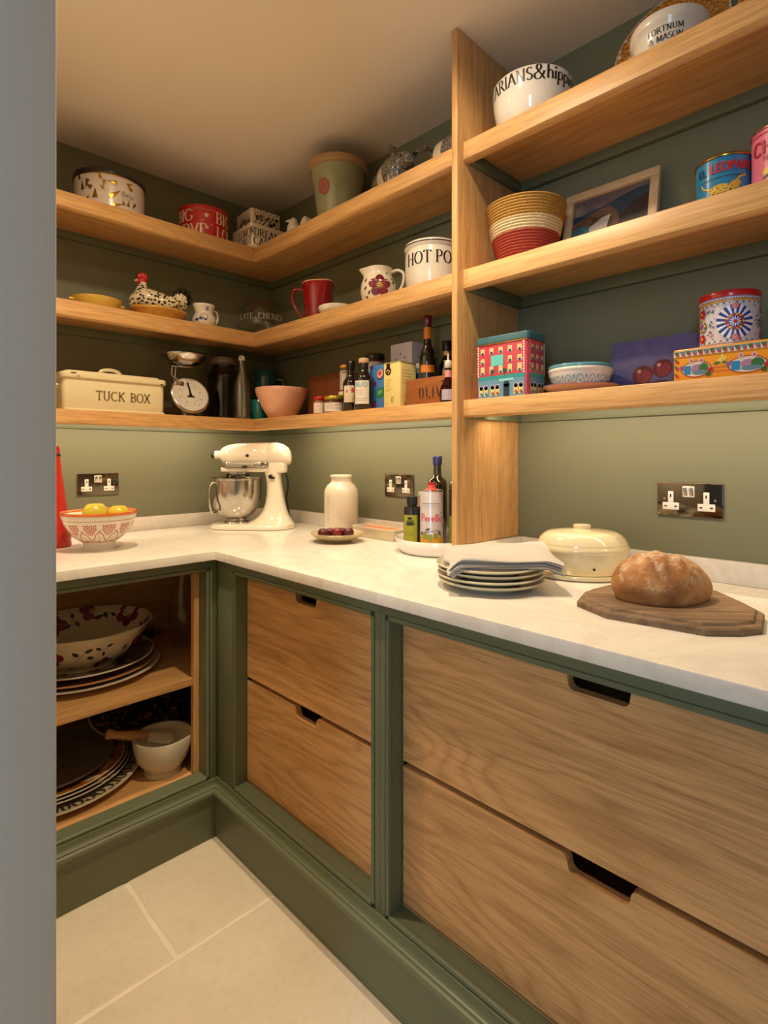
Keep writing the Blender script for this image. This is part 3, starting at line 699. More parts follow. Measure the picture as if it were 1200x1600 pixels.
# ornate plates leaning on the wall behind the pot
def ornate():
    s = NT('orange_ornament'); v = s.coord(); a = s.noise(v, 70, 3, .6, 1.5); vo = s.n('ShaderNodeTexVoronoi'); vo.inputs['Scale'].default_value = 55; s.l(v, vo.inputs['Vector'])
    k = s.ramp(a, [(.42, lin((198, 128, 24))), (.5, lin((120, 52, 20))), (.56, lin((206, 150, 60)))]); k = s.mix(s.math('LESS_THAN', vo.outputs['Distance'], .22), k, lin((232, 214, 170)))
    s.l(k, s.b.inputs['Base Color']); s.set(rough=.2, coat=.4); return s.m
ORN = ornate()
def plate_prof(R, h=.018, foot=.6, th=.004):
    f = R*foot
    return [(0, .002), (f-.006, .002), (f-.004, 0), (f, 0), (f+.003, .003), (f+.010, h*.45), (R*.88, h*.72), (R-.003, h-.002), (R, h), (R-.001, h+.0022), (R-.004, h+.0018), (R*.86, h*.72+th*.8), (f+.008, h*.45+th*.5), (f-.004, .002+th*.9), (0, .002+th*.9)]
def standing_plate(label, x, y, z, R, tilt, rimmat, cenmat):
    t = thing('display_plate', label, 'plate', (x, y, z), 0, 'patterned plates leaning on the wall')
    M = T(0, 0, R*cos(tilt)+.0005)@RY(-pi/2+tilt)
    p = plate_prof(R)
    mk('plate', xf(lathe(p, 64), M), cenmat, t, ang=60)
    f = R*.6; ring = [(f+.012, h_) for h_ in ()]
    mm = prof_map(p[::-1], 0, R, .0006, 1)
    L0 = hypot(p[-1][0]-p[-2][0], 0)
    # print covers the border of the front face
    rp = [p[12], p[11], p[10]]; V = []; Fs = []; n = 64
    for (r, zz) in rp:
        for j in range(n): V.append(tuple(M @ Vector((r*cos(2*pi*j/n), r*sin(2*pi*j/n), zz+.0007))))
    for i in range(2):
        for j in range(n): Fs.append((i*n+j, i*n+(j+1) % n, (i+1)*n+(j+1) % n, (i+1)*n+j))
    o = mk('painted_border', (V, Fs, None), rimmat, t)
    return t
standing_plate('orange and gold bordered plate leaning on the wall behind the lettered pot', -.070, -1.825, S3, .130, radians(14), ORN, plain((208, 194, 172), .2, coat=.4))
standing_plate('smaller orange bordered plate at the right edge of the top shelf', -.115, -2.075, S3, .100, radians(20), ORN, ORN)

# ================================================================== MIDDLE SHELF, LEFT
YEL = plain((226, 190, 84), .15, coat=.5)
x, y = -.840, -.165
t = thing('handled_dish', 'shallow yellow ceramic dish with small lug handles on the middle shelf', 'dish', (x, y, S2))
mk('dish', lathe([(0, 0), (.056, 0), (.060, .004), (.076, .032), (.081, .044), (.082, .048), (.080, .049), (.077, .046), (.070, .03), (.055, .007), (0, .006)], 56), YEL, t, ang=60)
for q in (-1, 1): mk('handle', bbox(q*.078-.010, q*.078+.014 if q > 0 else q*.078+.010, -.016, .016, .032, .041, .003) if q > 0 else bbox(-.092, -.072, -.016, .016, .032, .041, .003), YEL, t)
# hen on nest
def henmat():
    s = NT('hen_feather_glaze'); v = s.coord((1, 1, 1.3)); vo = s.n('ShaderNodeTexVoronoi'); vo.inputs['Scale'].default_value = 78; s.l(v, vo.inputs['Vector'])
    g = s.n('ShaderNodeNewGeometry')
    k = s.ramp(vo.outputs['Distance'], [(.36, lin((34, 28, 24))), (.46, lin((226, 210, 172)))]); s.l(k, s.b.inputs['Base Color']); s.set(rough=.15, coat=.5); return s.m
HEN = henmat()
x, y = -.618, -.165
t = thing('hen_dish', 'ceramic hen with black and cream feathers sitting on a basket dish', 'figurine', (x, y, S2), radians(-8))
NEST = plain((206, 150, 62), .2, coat=.5, var=.15, nscale=60)
mk('nest', lathe([(0, 0), (.074, 0), (.080, .004), (.098, .040), (.104, .044), (.105, .050), (.101, .054), (.094, .051), (.07, .03), (0, .028)], 56, 1, .72, lambda a, r, z: 1+.006*sin(a*34)*(z > .002)*(z < .043)), NEST, t, ang=60)
b = loft(smoothpath([(-.088, 0, .050), (-.078, 0, .070), (-.050, 0, .082), (-.010, 0, .078), (.035, 0, .074), (.070, 0, .082), (.092, 0, .098)], 4), [(q[0], q[1]) for q in smoothpath([(.012, .016, 0), (.040, .034, 0), (.056, .046, 0), (.060, .044, 0), (.050, .038, 0), (.034, .030, 0), (.020, .024, 0)], 4)], 24)
mk('body', b, HEN, t, ang=70)
mk('neck', loft(smoothpath([(-.052, 0, .080), (-.062, 0, .104), (-.060, 0, .128), (-.057, 0, .148)], 4), [(q[0], q[0]) for q in smoothpath([(.042, 0, 0), (.030, 0, 0), (.018, 0, 0), (.014, 0, 0)], 4)], 20), HEN, t, ang=70)
mk('head', xf(sphere(.016, 1.15, .95, 1, 18, 12), T(-.060, 0, .155)), plain((196, 40, 38), .2, coat=.5), t)
comb = []
for a, h in ((-.070, .012), (-.063, .018), (-.055, .020), (-.047, .016)): comb.append(xf(sphere(.008, .8, .35, 1.5, 10, 8), T(a, 0, .163+h*.6)))
mk('comb', join(*comb, bbox(-.074, -.043, -.003, .003, .158, .170, .002)), plain((190, 24, 28), .2, coat=.5), t, ang=60)
mk('wattle', join(xf(sphere(.007, .7, .4, 1.5, 10, 8), T(-.069, .004, .139)), xf(sphere(.007, .7, .4, 1.5, 10, 8), T(-.069, -.004, .139))), plain((190, 24, 28), .2, coat=.5), t)
mk('beak', loft([(-.074, 0, .155), (-.083, 0, .153), (-.089, 0, .150)], [.0055, .0035, .0005], 10), plain((222, 190, 130), .3), t)
for q in (-1, 1): mk('eye', xf(sphere(.002), T(-.066, q*.0145, .158)), BLACK, t)
for q in (-1, 1): mk('wing', xf(loft(smoothpath([(-.04, 0, .078), (.0, 0, .076), (.04, 0, .082), (.068, 0, .094)], 4), [(v[0], v[1]) for v in smoothpath([(.004, .012, 0), (.008, .024, 0), (.007, .020, 0), (.002, .004, 0)], 4)], 14), T(0, q*.052, 0)), HEN, t, ang=70)
TAILB = plain((28, 26, 24), .2, coat=.5); TAILW = plain((220, 208, 176), .2, coat=.5)
for k in range(9):
    a = radians(22+k*9); yy = (-1)**k*.006
    c = Vector((.066, yy, .082)); d = Vector((cos(a), 0, sin(a))); L = .060+.022*sin(k/8*pi)
    P = [tuple(c+d*(L*q)) for q in (0, .3, .6, .85, 1)]
    f = loft(P, [(.010, .006), (.011, .008), (.009, .009), (.006, .008), (.001, .002)], 10)
    mk('tail_feather', (f[0], f[1], [1 if sum(f[0][i][0] for i in q)/len(q) > c.x+d.x*L*.60+.004 or sum(f[0][i][2] for i in q)/len(q) > c.z+d.z*L*.68+.002 else 0 for q in f[1]]), [TAILW, TAILB], t, ang=70)
# blue and white jug lying low
x, y = -.448, -.195
JUGW = plain((220, 210, 190), .2, coat=.5, var=.03); BLUE = plain((44, 58, 140), .25, coat=.4)
t = thing('character_jug', 'small cream jug with cobalt blue brush marks beside the ceramic hen', 'jug', (x, y, S2), radians(10))
prof = [(0, 0), (.030, 0), (.034, .004), (.044, .020), (.047, .036), (.043, .052), (.036, .062), (.034, .070), (.038, .084), (.042, .095), (.041, .098), (.038, .096), (.031, .07), (.040, .036), (.028, .006), (0, .005)]
wob = lambda a, r, z: 1+(.16*max(0, cos(a-pi))**8 if z > .066 else 0)
mk('body', lathe(prof, 48, wob=wob), JUGW, t, ang=60)
mk('handle', loft(smoothpath([(.034, 0, .082), (.056, 0, .082), (.064, 0, .060), (.058, 0, .036), (.042, 0, .024)], 5), [(.007, .005)]*21, 12), JUGW, t, ang=60)
a0 = facing(x, y)-radians(10); m = prof_map(prof[3:10], a0, .042, .0006)
deco('brush_marks', join(leaf2(.004, .060, .020, .006, -.1, m), leaf2(.006, .068, .018, .005, -.1, m), leaf2(-.044, .052, .020, .007, 1.5, m), leaf2(-.034, .010, .016, .012, .3, m), disc(-.008, .018, .010, m, 0, 12, .006, .3), line2([(.0, .010), (.012, .020), (.012, .034), (-.006, .036), (-.012, .030)], .002, m, 1), line2([(-.020, .012), (-.012, .030)], .0018, m, 1), disc(.006, .014, .004, m, 1)), [BLUE, INK], t)
# glass cake dome on stand
GL = glass(); x, y = -.155, -.160
t = thing('cake_stand', 'clear glass cake dome on a glass stand in the shelf corner', 'cake stand', (x, y, S2))
mk('stand', lathe([(0, 0), (.050, 0), (.052, .004), (.030, .010), (.013, .018), (.011, .034), (.016, .044), (.116, .050), (.120, .058), (.117, .058), (.113, .054), (0, .053)], 64), GL, t, ang=50)
DG = glass((250, 246, 238), .02, 'dome_glass', 1.35)
dp = [(.110, .0585), (.112, .075), (.111, .100), (.106, .124), (.094, .146), (.074, .163), (.048, .173), (.020, .178), (0, .179)]
mk('dome', lathe(dp+[(0, .1765)]+[(max(0, r-.0025), z-.002) for r, z in dp[::-1][1:-1]]+[(.1075, .0585)], 64), GL, t, ang=60)
mk('knob', lathe([(0, .178), (.008, .179), (.007, .186), (.014, .192), (.017, .198), (.014, .204), (0, .206)], 32), GL, t, ang=60)
a0 = facing(x, y); m = prof_map(dp[0:4], a0, .112, .0005)
deco('etched_lettering', join(text('CHOCOLATE', .024, m, -.208, .018, 0, .13, .05), text('CHERRY', .024, m, -.018, .018, 0, .13, .05)), [plain((150, 142, 126), .6, var=0)], t)
# ================================================================== MIDDLE SHELF, RIGHT WALL
def jug_handle(P, w, d, mat, t, n=6, name='handle'):
    S = smoothpath(P, n); return mk(name, loft(S, [(w, d)]*len(S), 14), mat, t, ang=60)
DRED = plain((132, 10, 18), .12, coat=.6, var=.05)
x, y = -.185, -.600
t = thing('red_jug', 'tall dark red glazed mug jug with a long handle on its left', 'jug', (x, y, S2), radians(-22))
prof = [(0, 0), (.044, 0), (.047, .003), (.052, .04), (.058, .10), (.062, .148), (.0615, .151), (.059, .150), (.054, .10), (.046, .01), (0, .008)]
wb = lambda a, r, z: 1+(.20*max(0, cos(a))**14*max(0, (z-.10)/.05) if z > .10 else 0)
mk('body', lathe(prof, 56, wob=lambda a, r, z: wb(a+radians(75)-radians(0), r, z)), DRED, t, ang=60)
a = facing(x, y)+radians(22)-pi/2-.10; ca, sa = cos(a), sin(a)
jug_handle([(.060*ca, .060*sa, .128), (.085*ca, .085*sa, .130), (.099*ca, .099*sa, .110), (.095*ca, .095*sa, .075), (.075*ca, .075*sa, .040), (.050*ca, .050*sa, .018)], .0075, .005, DRED, t)
m = cyl(.0625, facing(x, y)+radians(22), .0); 
mk('bare_rim', lathe([(.0622, .1475), (.0626, .1505), (.0608, .1522), (.0586, .151), (.0590, .148)], 56, wob=lambda a, r, z: wb(a+radians(75), r, .151)), plain((206, 150, 110), .4), t)
x, y = -.215, -.745
t = thing('small_dish', 'small white ceramic dish with scalloped side, beside the red jug', 'dish', (x, y, S2))
mk('dish', lathe([(0, 0), (.045, 0), (.062, .014), (.066, .026), (.064, .028), (.058, .018), (.04, .005), (0, .004)], 48, 1, 1, lambda a, r, z: 1+(.02*sin(a*14) if r > .05 else 0)), WHITEG, t, ang=60)
mk('folded_cloth', xf(loft(smoothpath([(-.045, 0, .012), (-.02, .01, .026), (.01, 0, .030), (.045, -.006, .022)], 4), [(.030, .006)]*13, 12), RZ(.8)), plain((224, 212, 192), .8), t, ang=60)
# floral jug
PL = plain((118, 26, 48), .2, coat=.4, var=.12, nscale=60); PL2 = plain((134, 46, 64), .2, coat=.4, var=.1, nscale=60); LEAFG = plain((52, 60, 44), .25, coat=.4, var=.1, nscale=60); YG = plain((214, 186, 70), .3, coat=.4)
def rose(x, y, r, m, rot=0, heart=True):
    """decals: 0 dark petal, 1 mid petal, 2 leaf, 3 yellow"""
    out = []
    for k in range(5):
        a = rot+2*pi*k/5; out.append(disc(x+r*.52*cos(a), y+r*.52*sin(a), r*.48, m(.0004+k*.00002), 0 if k % 2 else 1, 12, r*.42, a))
    if heart:
        out.append(disc(x, y, r*.26, m(.0008), 0, 10))
        for k in range(9): a = 2*pi*k/9; out.append(line2([(x+r*.06*cos(a), y+r*.06*sin(a)), (x+r*.30*cos(a), y+r*.30*sin(a))], r*.06, m(.0011), 3, .02))
    return out
FLM = [PL, PL2, LEAFG, YG]
x, y = -.175, -.921
t = thing('floral_jug', 'round cream jug painted with one large purple flower', 'jug', (x, y, S2))
prof = [(0, 0), (.040, 0), (.043, .004), (.056, .026), (.062, .052), (.060, .078), (.052, .098), (.046, .110), (.047, .122), (.050, .130), (.048, .132), (.044, .122), (.043, .108), (.055, .078), (.054, .03), (.038, .006), (0, .005)]
aL = facing(x, y)-pi/2   # towards picture left
mk('body', lathe(prof, 64, wob=lambda a, r, z: 1+(.34*max(0, cos(a-aL))**16*max(0, min(1, (z-.100)/.025)))), CREAM if False else plain((236, 226, 204), .14, coat=.5, var=.01), t, ang=60)
a = facing(x, y)+pi/2-.25; ca, sa = cos(a), sin(a)
jug_handle([(.044*ca, .044*sa, .118), (.068*ca, .068*sa, .124), (.088*ca, .088*sa, .112), (.088*ca, .088*sa, .084), (.076*ca, .076*sa, .056), (.056*ca, .056*sa, .042)], .008, .0055, plain((236, 226, 204), .14, coat=.5, var=.01), t)
a0 = facing(x, y)
mq = lambda e: prof_map(prof[2:11], a0, .060, e)
D = rose(.004, .062, .040, mq, .3)
for s, h, l, w, rt in [(-.050, .075, .018, .009, 1.4), (-.052, .050, .016, .008, .8), (-.040, .018, .016, .008, 2.2), (-.036, .032, .016, .008, 1.2), (.052, .070, .020, .010, .8), (.050, .092, .016, .007, -.3), (.062, .045, .018, .008, -1.0), (.030, .108, .014, .006, .2), (-.02, .012, .016, .007, .3)]: D.append(leaf2(s, h, l, w, rt, mq(.0004), 2))
deco('floral_pattern', join(*D), FLM, t)
# hot pot
x, y = -.160, -1.150; R = .086
t = thing('storage_pot', 'cream stoneware pot lettered HOT POT beside the oak upright', 'pot', (x, y, S2))
POTW = plain((228, 218, 198), .18, coat=.5, var=.01)
prof = [(0, 0), (.074, 0), (.078, .004), (.084, .04), (.086, .10), (.0855, .122), (.082, .128), (.0825, .133), (.088, .137), (.089, .145), (.086, .150), (.080, .149), (.079, .14), (.078, .02), (0, .012)]
mk('pot', lathe(prof, 72), POTW, t, ang=50)
mk('rim_line', lathe([(.0892, .1405), (.0895, .1405), (.0895, .1435), (.0892, .1435)], 72), INK, t)
a0 = facing(x, y); m = cyl(.0862, a0, .0004)
deco('lettering', join(text('HOT', .036, m, -.090, .076, 0, .15, .045), text('POT', .036, m, .010, .076, 0, .15, .045)), [INK], t)
# ================================================================== MIDDLE SHELF, RIGHT BAY
x, y = -.145, -1.474
def woven():
    s = NT('woven_grass'); v = s.coord((1, 1, 1)); a = s.noise(v, 260, 3, .7)
    g = s.n('ShaderNodeSeparateXYZ'); c = s.n('ShaderNodeTexCoord'); s.l(c.outputs['Object'], g.inputs[0]); z = g.outputs['Z']
    w = s.math('ADD', z, s.math('MULTIPLY', s.noise(s.coord((1, 1, 1)), 300, 1), .002))
    r1 = s.ramp(a, [(.3, lin((124, 26, 20))), (.75, lin((182, 78, 58)))]); r2 = s.ramp(a, [(.3, lin((186, 160, 112))), (.7, lin((236, 220, 180)))]); r3 = s.ramp(a, [(.3, lin((138, 98, 34))), (.7, lin((200, 156, 74)))])
    k = s.mix(s.math('GREATER_THAN', w, .087), r1, r2); k = s.mix(s.math('GREATER_THAN', w, .121), k, r3)
    s.l(k, s.b.inputs['Base Color']); s.set(rough=.85); s.bump(a, .6, .002); return s.m
t = thing('woven_basket', 'woven bowl basket banded mustard, cream and red beside the oak upright', 'basket', (x, y, S2))
P = [(0, 0)]; n = 24; H0 = .172
pr = lambda q: .058+.050*(q**.62)
for i in range(n):
    q = i/n; z = q*H0; r = pr(q)
    P += [(r-.001, z), (r+.0022, z+H0/n*.5)]
P += [(.107, H0), (.103, H0+.001)]
P += [(pr(i/8)-.006, max(.008, i/8*H0)) for i in range(8, -1, -1)]+[(0, .008)]
mk('basket', lathe(P, 96, wob=lambda a, r, z: 1+.006*sin(3*a+1)*(r > .02)), woven(), t, ang=25)
# framed painting
def art(name, stops, scale=9, dist=2):
    s = NT(name); v = s.coord(); a = s.noise(v, scale, 4, .6, dist); s.l(s.ramp(a, stops), s.b.inputs['Base Color']); s.set(rough=.5); s.bump(s.noise(v, 200, 3), .3, .001); return s.m
t = thing('framed_painting', 'landscape painting in a pale wood frame leaning behind the woven basket', 'picture', (-.050, -1.660, S2), radians(0))
L = plane((0, 0, 0), (0, -1, 0), (.14, 0, 1), 0)    # leaning against the wall
def lean(m): return xf(m, RY(radians(11)))
w, h = .125, .222
for b in ((-w, w, h-.022, h), (-w, w, 0, .022), (-w, -w+.022, .022, h-.022), (w-.022, w, .022, h-.022)):
    mk('frame_bar', lean(bbox(-.022, -.004, b[0], b[1], b[2], b[3], .0015)), plain((214, 184, 140), .5, var=.08, nscale=30), t)
mk('canvas', lean(box(-.012, -.004, -w+.020, w-.020, .020, h-.020)), art('painted_sky', [(.3, lin((84, 74, 78))), (.7, lin((120, 106, 104)))]), t, smooth=False)
Mi = RY(radians(11)); pm = lambda e: (lambda a, b: tuple(Mi @ Vector((-.0122-e, -a, b))))
D = [poly2([(-.105, .030), (-.105, .150), (-.06, .160), (-.02, .164), (.03, .178), (.07, .186), (.105, .182), (.105, .030)], pm(.0003), 0, (0, .1)),
     poly2([(-.105, .030), (-.105, .132), (-.07, .142), (-.03, .156), (.0, .160), (.02, .140), (.03, .11), (.02, .030)], pm(.0006), 1, (-.04, .09)),
     poly2([(.0, .030), (.03, .12), (.06, .152), (.105, .168), (.105, .030)], pm(.0009), 2, (.06, .08)),
     poly2([(-.105, .030), (-.105, .116), (-.08, .122), (-.05, .118), (-.04, .030)], pm(.0012), 3, (-.08, .08)),
     poly2([(-.058, .030), (-.052, .112), (-.02, .130), (.004, .134), (-.003, .105), (-.014, .030)], pm(.0015), 4, (-.03, .09))]
deco('painted_hills', join(*D), [art('hill_blue', [(.3, lin((22, 44, 62))), (.7, lin((40, 70, 92)))]), art('hill_brown', [(.3, lin((60, 44, 32))), (.7, lin((128, 94, 64)))]), art('hill_dark', [(.3, lin((22, 26, 24))), (.7, lin((66, 44, 44)))], 20), art('lake', [(.3, lin((44, 96, 112))), (.7, lin((84, 132, 140)))]), solid((196, 192, 180))], t)
t = thing('berry_ornament', 'small knobbly red ornament lying in front of the framed painting', 'ornament', (-.150, -1.772, S2))
rnd = random.Random(5)
for i in range(9): mk('berry', xf(sphere(.008), T(rnd.uniform(-.012, .012), rnd.uniform(-.018, .018), .008+.012*(i % 3))), plain((150, 44, 30), .4, var=.1), t)
# blue leopard tin and pink tin
x, y = -.150, -1.955; r = .0535; a0 = facing(x, y)
BT = plain((40, 130, 176), .25, coat=.5)
t = tin('food_tin', 'round blue tin with a yellow spotted leopard under red letters', (x, y, S2), r, .112, BT, None)
mk('rim', lathe([(r-.002, .108), (r+.001, .108), (r+.0015, .110), (r, .113), (r-.003, .112), (r-.004, .108)], 64), GOLD, t)
m = cyl(r, a0); m2 = cyl(r, a0, .0008)
D = [text('EL', .014, m, -.052, .078, 1, .2, .12, False), text('LEOPARD', .017, m, -.026, .078, 0, .26, .16, False)]
D += [disc(-.006, .042, .022, m, 2, 16, .009), disc(.020, .046, .009, m, 2, 12), disc(.026, .050, .005, m, 2), line2([(-.026, .044), (-.040, .052), (-.044, .060)], .003, m, 2)]
for s in (-.022, -.014, .008, .016): D.append(line2([(s, .040), (s-.002, .024)], .004, m, 2))
D += [line2([(.020, .052), (.030, .062), (.042, .066)], .004, m, 2)]
for i in range(12): D.append(disc(-.024+.0035*i, .042+.005*sin(i*2.3), .0011, m2, 3, 6))
D += [line2([(-.045, .066), (.045, .066)], .0012, m, 1), line2([(-.045, .018), (.045, .018)], .0012, m, 1)]
deco('printed_pattern', join(*D), [plain((196, 40, 40), .3), plain((20, 50, 80), .3), plain((220, 180, 60), .3), INK], t)
x, y = -.165, -2.066; r = .058; a0 = facing(x, y)
t = tin('food_tin', 'round pink tin with red letters cut by the right edge of the picture', (x, y, S2), r, .130, plain((226, 120, 150), .3, coat=.4), None)
mk('rim', lathe([(r-.002, .126), (r+.001, .126), (r+.0015, .128), (r, .131), (r-.003, .130), (r-.004, .126)], 64), plain((220, 190, 190), .2, 1), t)
m = cyl(r, a0)
D = [text('CHIA', .026, m, -.062, .078, 0, .2, .1, False, .05), text('TINI', .009, m, -.04, .064, 0, .2, .1, False), disc(-.030, .042, .010, m, 1, 14, .007, .4), disc(-.016, .034, .010, m, 1, 14, .007, -.2), leaf2(-.040, .030, .014, .006, .6, m, 2), leaf2(-.028, .054, .012, .005, .2, m, 2), line2([(-.09, .118), (.09, .118)], .002, m, 0)]
deco('printed_pattern', join(*D), [plain((178, 30, 46), .3), plain((224, 190, 60), .3), plain((60, 110, 60), .3)], t)

# ================================================================== LOWEST SHELF, LEFT
# enamel box
t = thing('enamel_bread_box', 'long cream enamel box with embossed letters and chipped lid corners', 'box', (-.803, -.190, S1))
ENAM = plain((226, 212, 170), .16, coat=.6, var=.01)
w, d, h = .338, .140, .118
mk('body', bbox(-w/2, w/2, -d/2, d/2, 0, h, .003, 2, .018), ENAM, t, ang=50)
mk('lid', join(bbox(-w/2-.007, w/2+.007, -d/2-.007, d/2+.007, h-.010, h+.010, .004, 3, .022), bbox(-w/2+.01, w/2-.01, -d/2+.01, d/2-.01, h+.008, h+.018, .006, 3, .02)), ENAM, t, ang=50)
mk('lid_handle', loft(smoothpath([(-.036, 0, h+.016), (-.032, 0, h+.028), (-.014, 0, h+.036), (.014, 0, h+.036), (.032, 0, h+.028), (.036, 0, h+.016)], 5), [(.0025, .006)]*26, 10), ENAM, t, ang=60)
mk('side_handle', loft(smoothpath([(-w/2, -.035, .085), (-w/2-.018, -.034, .085), (-w/2-.020, 0, .083), (-w/2-.018, .034, .085), (-w/2, .035, .085)], 4), .004, 10), ENAM, t)
mk('base_wire', loft([(-w/2+.004, -d/2-.001, .004), (w/2-.004, -d/2-.001, .004)], .0035, 8), CREAM, t)
mF = plane((0, -d/2, 0), (1, 0, 0), (0, 0, 1), .0006)
def slab_text(s, h, mp, x0, y0, track=.07): return text(s, h, mp, x0, y0, 0, .19, .11, True, track)
emb = slab_text('TUCK', .030, mF, -.068, .040); emb2 = slab_text('BOX', .030, mF, .045, .040)
deco('painted_emboss_shade', join(emb, emb2), [plain((132, 112, 70), .4)], t)  # flat letters; shading of the embossing is put into their dark colour
CHIP = plain((64, 36, 22), .7)
mL = plane((0, -d/2-.007, 0), (1, 0, 0), (0, 0, 1), .0006)
deco('enamel_chips', join(disc(w/2-.016, h-.008, .0045, mL, 0, 9, .003), disc(w/2-.010, h-.011, .003, mL, 0, 7), disc(-w/2+.03, h+.006, .010, mL, 0, 11, .002), disc(-w/2+.045, h-.004, .006, mL, 0, 9, .0012)), [CHIP], t)
# kitchen scale
t = thing('kitchen_scale', 'chrome kitchen scale with a round tilted dial and a steel bowl', 'scale', (-.518, -.170, S1), radians(-4))
mk('base', lathe([(0, 0), (.052, 0), (.055, .004), (.050, .010), (.040, .014), (.034, .024), (.0, .026)], 40, 1.15, .85), CHROME, t, ang=50)
M = T(.012, -.020, .086)@RX(radians(68))
mk('dial_housing', xf(lathe([(0, -.040), (.052, -.040), (.066, -.030), (.074, -.006), (.078, .002), (.079, .008), (.076, .013), (.071, .014), (.070, .010), (0, .010)], 64), M), CHROME, t, ang=50)
mk('dial_face', xf(lathe([(0, .0102), (.0695, .0102), (.0695, .0112), (0, .0112)], 48), M), solid((226, 218, 204), .5), t)
md = lambda x, y: tuple(M @ Vector((x, y, .0116)))
D = []
for k in range(60):
    a = 2*pi*k/60; r0 = .060 if k % 5 else .055; D.append(line2([(r0*cos(a), r0*sin(a)), (.064*cos(a), .064*sin(a))], .0007, md, 0, .05))
D.append(line2([(.050*cos(2*pi*k/40), .050*sin(2*pi*k/40)) for k in range(41)], .0007, md)); D.append(line2([(.034*cos(2*pi*k/40), .034*sin(2*pi*k/40)) for k in range(41)], .0006, md))
for k in range(8): a = 2*pi*k/8+.3; D.append(disc(.042*cos(a), .042*sin(a), .0022, md, 0, 6, .0035))
deco('dial_marks', join(*D), [solid((110, 104, 96), .5)], t)
md2 = lambda x, y: tuple(M @ Vector((x, y, .0130)))
deco('pointer', join(poly2([(-.016, -.012), (.016, -.012), (.014, -.008), (.005, -.004), (.004, .010), (-.001, .052), (-.009, .052+.002), (-.004, .010), (-.005, -.004), (-.014, -.008)], md2, 0, (0, 0)), disc(0, 0, .006, md2)), [INK], t)
mk('dial_glass', xf(lathe([(0, .0140), (.0700, .0140), (.0700, .0146), (0, .0146)], 48), M), glass(name='dial_glass', refl=.4), t)
mk('arm', join(loft(smoothpath([(-.030, -.004, .150), (-.046, 0, .160), (-.050, 0, .172), (-.048, 0, .196)], 4), .0035, 8), loft(smoothpath([(-.040, .01, .135), (-.038, 0, .160), (-.034, 0, .196)], 4), .003, 8), bbox(-.058, .03, -.02, .02, .196, .200, .001), bbox(-.045, -.008, -.018, .012, .120, .142, .004)), CHROME, t, ang=50)
mk('weighing_bowl', xf(lathe([(0, 0), (.030, 0), (.052, .006), (.074, .020), (.086, .038), (.0905, .043), (.0905, .045), (.086, .043), (.073, .022), (.05, .008), (0, .0025)], 64), T(-.006, 0, .2008)), STEEL, t, ang=60)
# large jar
DUST = glass((206, 200, 176), .06, 'dusky_glass')
t = thing('storage_jar', 'large tall dusky glass jar behind the swing-top bottle', 'jar', (-.312, -.100, S1))
mk('jar', lathe([(0, 0), (.060, 0), (.066, .006), (.067, .02), (.067, .185), (.062, .205), (.048, .222), (.046, .232), (.050, .236), (.050, .240), (.044, .242), (.042, .232), (.045, .222), (.058, .203), (.063, .185), (.063, .01), (0, .007)], 56), DUST, t, ang=60)
mk('lid', lathe([(.040, .2425), (.050, .2425), (.056, .246), (.057, .262), (.054, .268), (0, .270)], 48), plain((120, 106, 84), .35, coat=.4), t, ang=50)
mk('seal_ring', lathe([(.0535, .238), (.0555, .2395), (.0535, .2415), (.0515, .2395), (.0535, .238)], 48), plain((150, 110, 80), .5), t)
# swing-top bottle
t = thing('swing_top_bottle', 'clear glass bottle with wire swing-top stopper near the shelf corner', 'bottle', (-.298, -.228, S1))
mk('bottle', lathe([(0, .003), (.026, 0), (.034, .002), (.036, .008), (.036, .125), (.034, .145), (.014, .215), (.0125, .232), (.0155, .236), (.0155, .244), (.011, .246), (.0085, .244), (.0085, .232), (.012, .214), (.0315, .145), (.033, .12), (.033, .008), (0, .007)], 48), glass((250, 250, 244), .02, 'bottle_glass', 1.6), t, ang=60)
mk('stopper', lathe([(0, .246), (.0125, .2465), (.014, .250), (.012, .262), (.009, .266), (0, .267)], 28), plain((226, 200, 176), .25, coat=.5), t, ang=60)
mk('wire_bail', join(*[loft(smoothpath([(0, q*.010, .262), (0, q*.019, .256), (0, q*.024, .238), (0, q*.021, .226), (0, q*.015, .229), (0, q*.016, .240)], 4), .0017, 6) for q in (-1, 1)], lathe([(.0135, .226), (.015, .2265), (.0135, .227)], 24)), CHROME, t)
bpy.data.objects['swing_top_bottle'].rotation_euler[2] = radians(-40)
# teal tumbler, teal jug
TEAL = plain((20, 118, 118), .15, coat=.5, var=.06); TEALD = plain((26, 92, 92), .2, coat=.4, var=.05)
t = thing('tumbler', 'bright teal tumbler between the swing-top bottle and the pink bowl', 'tumbler', (-.212, -.225, S1))
mk('tumbler', lathe([(0, 0), (.029, 0), (.031, .003), (.038, .086), (.036, .088), (.034, .084), (.028, .006), (0, .005)], 40), TEAL, t, ang=60)
t = thing('teal_jug', 'tall dark teal beaker with a loop handle in the shelf corner', 'jug', (-.100, -.095, S1))
mk('beaker', lathe([(0, 0), (.044, 0), (.047, .004), (.049, .20), (.051, .236), (.048, .238), (.046, .2), (.044, .01), (0, .008)], 48), TEALD, t, ang=60)
a = facing(-.1, -.095)+pi/2; ca, sa = cos(a), sin(a)
jug_handle([(.047*ca, .047*sa, .200), (.070*ca, .070*sa, .200), (.080*ca, .080*sa, .185), (.082*ca, .082*sa, .150), (.074*ca, .074*sa, .100), (.048*ca, .048*sa, .085)], .004, .004, plain((150, 150, 130), .2, coat=.4), t)
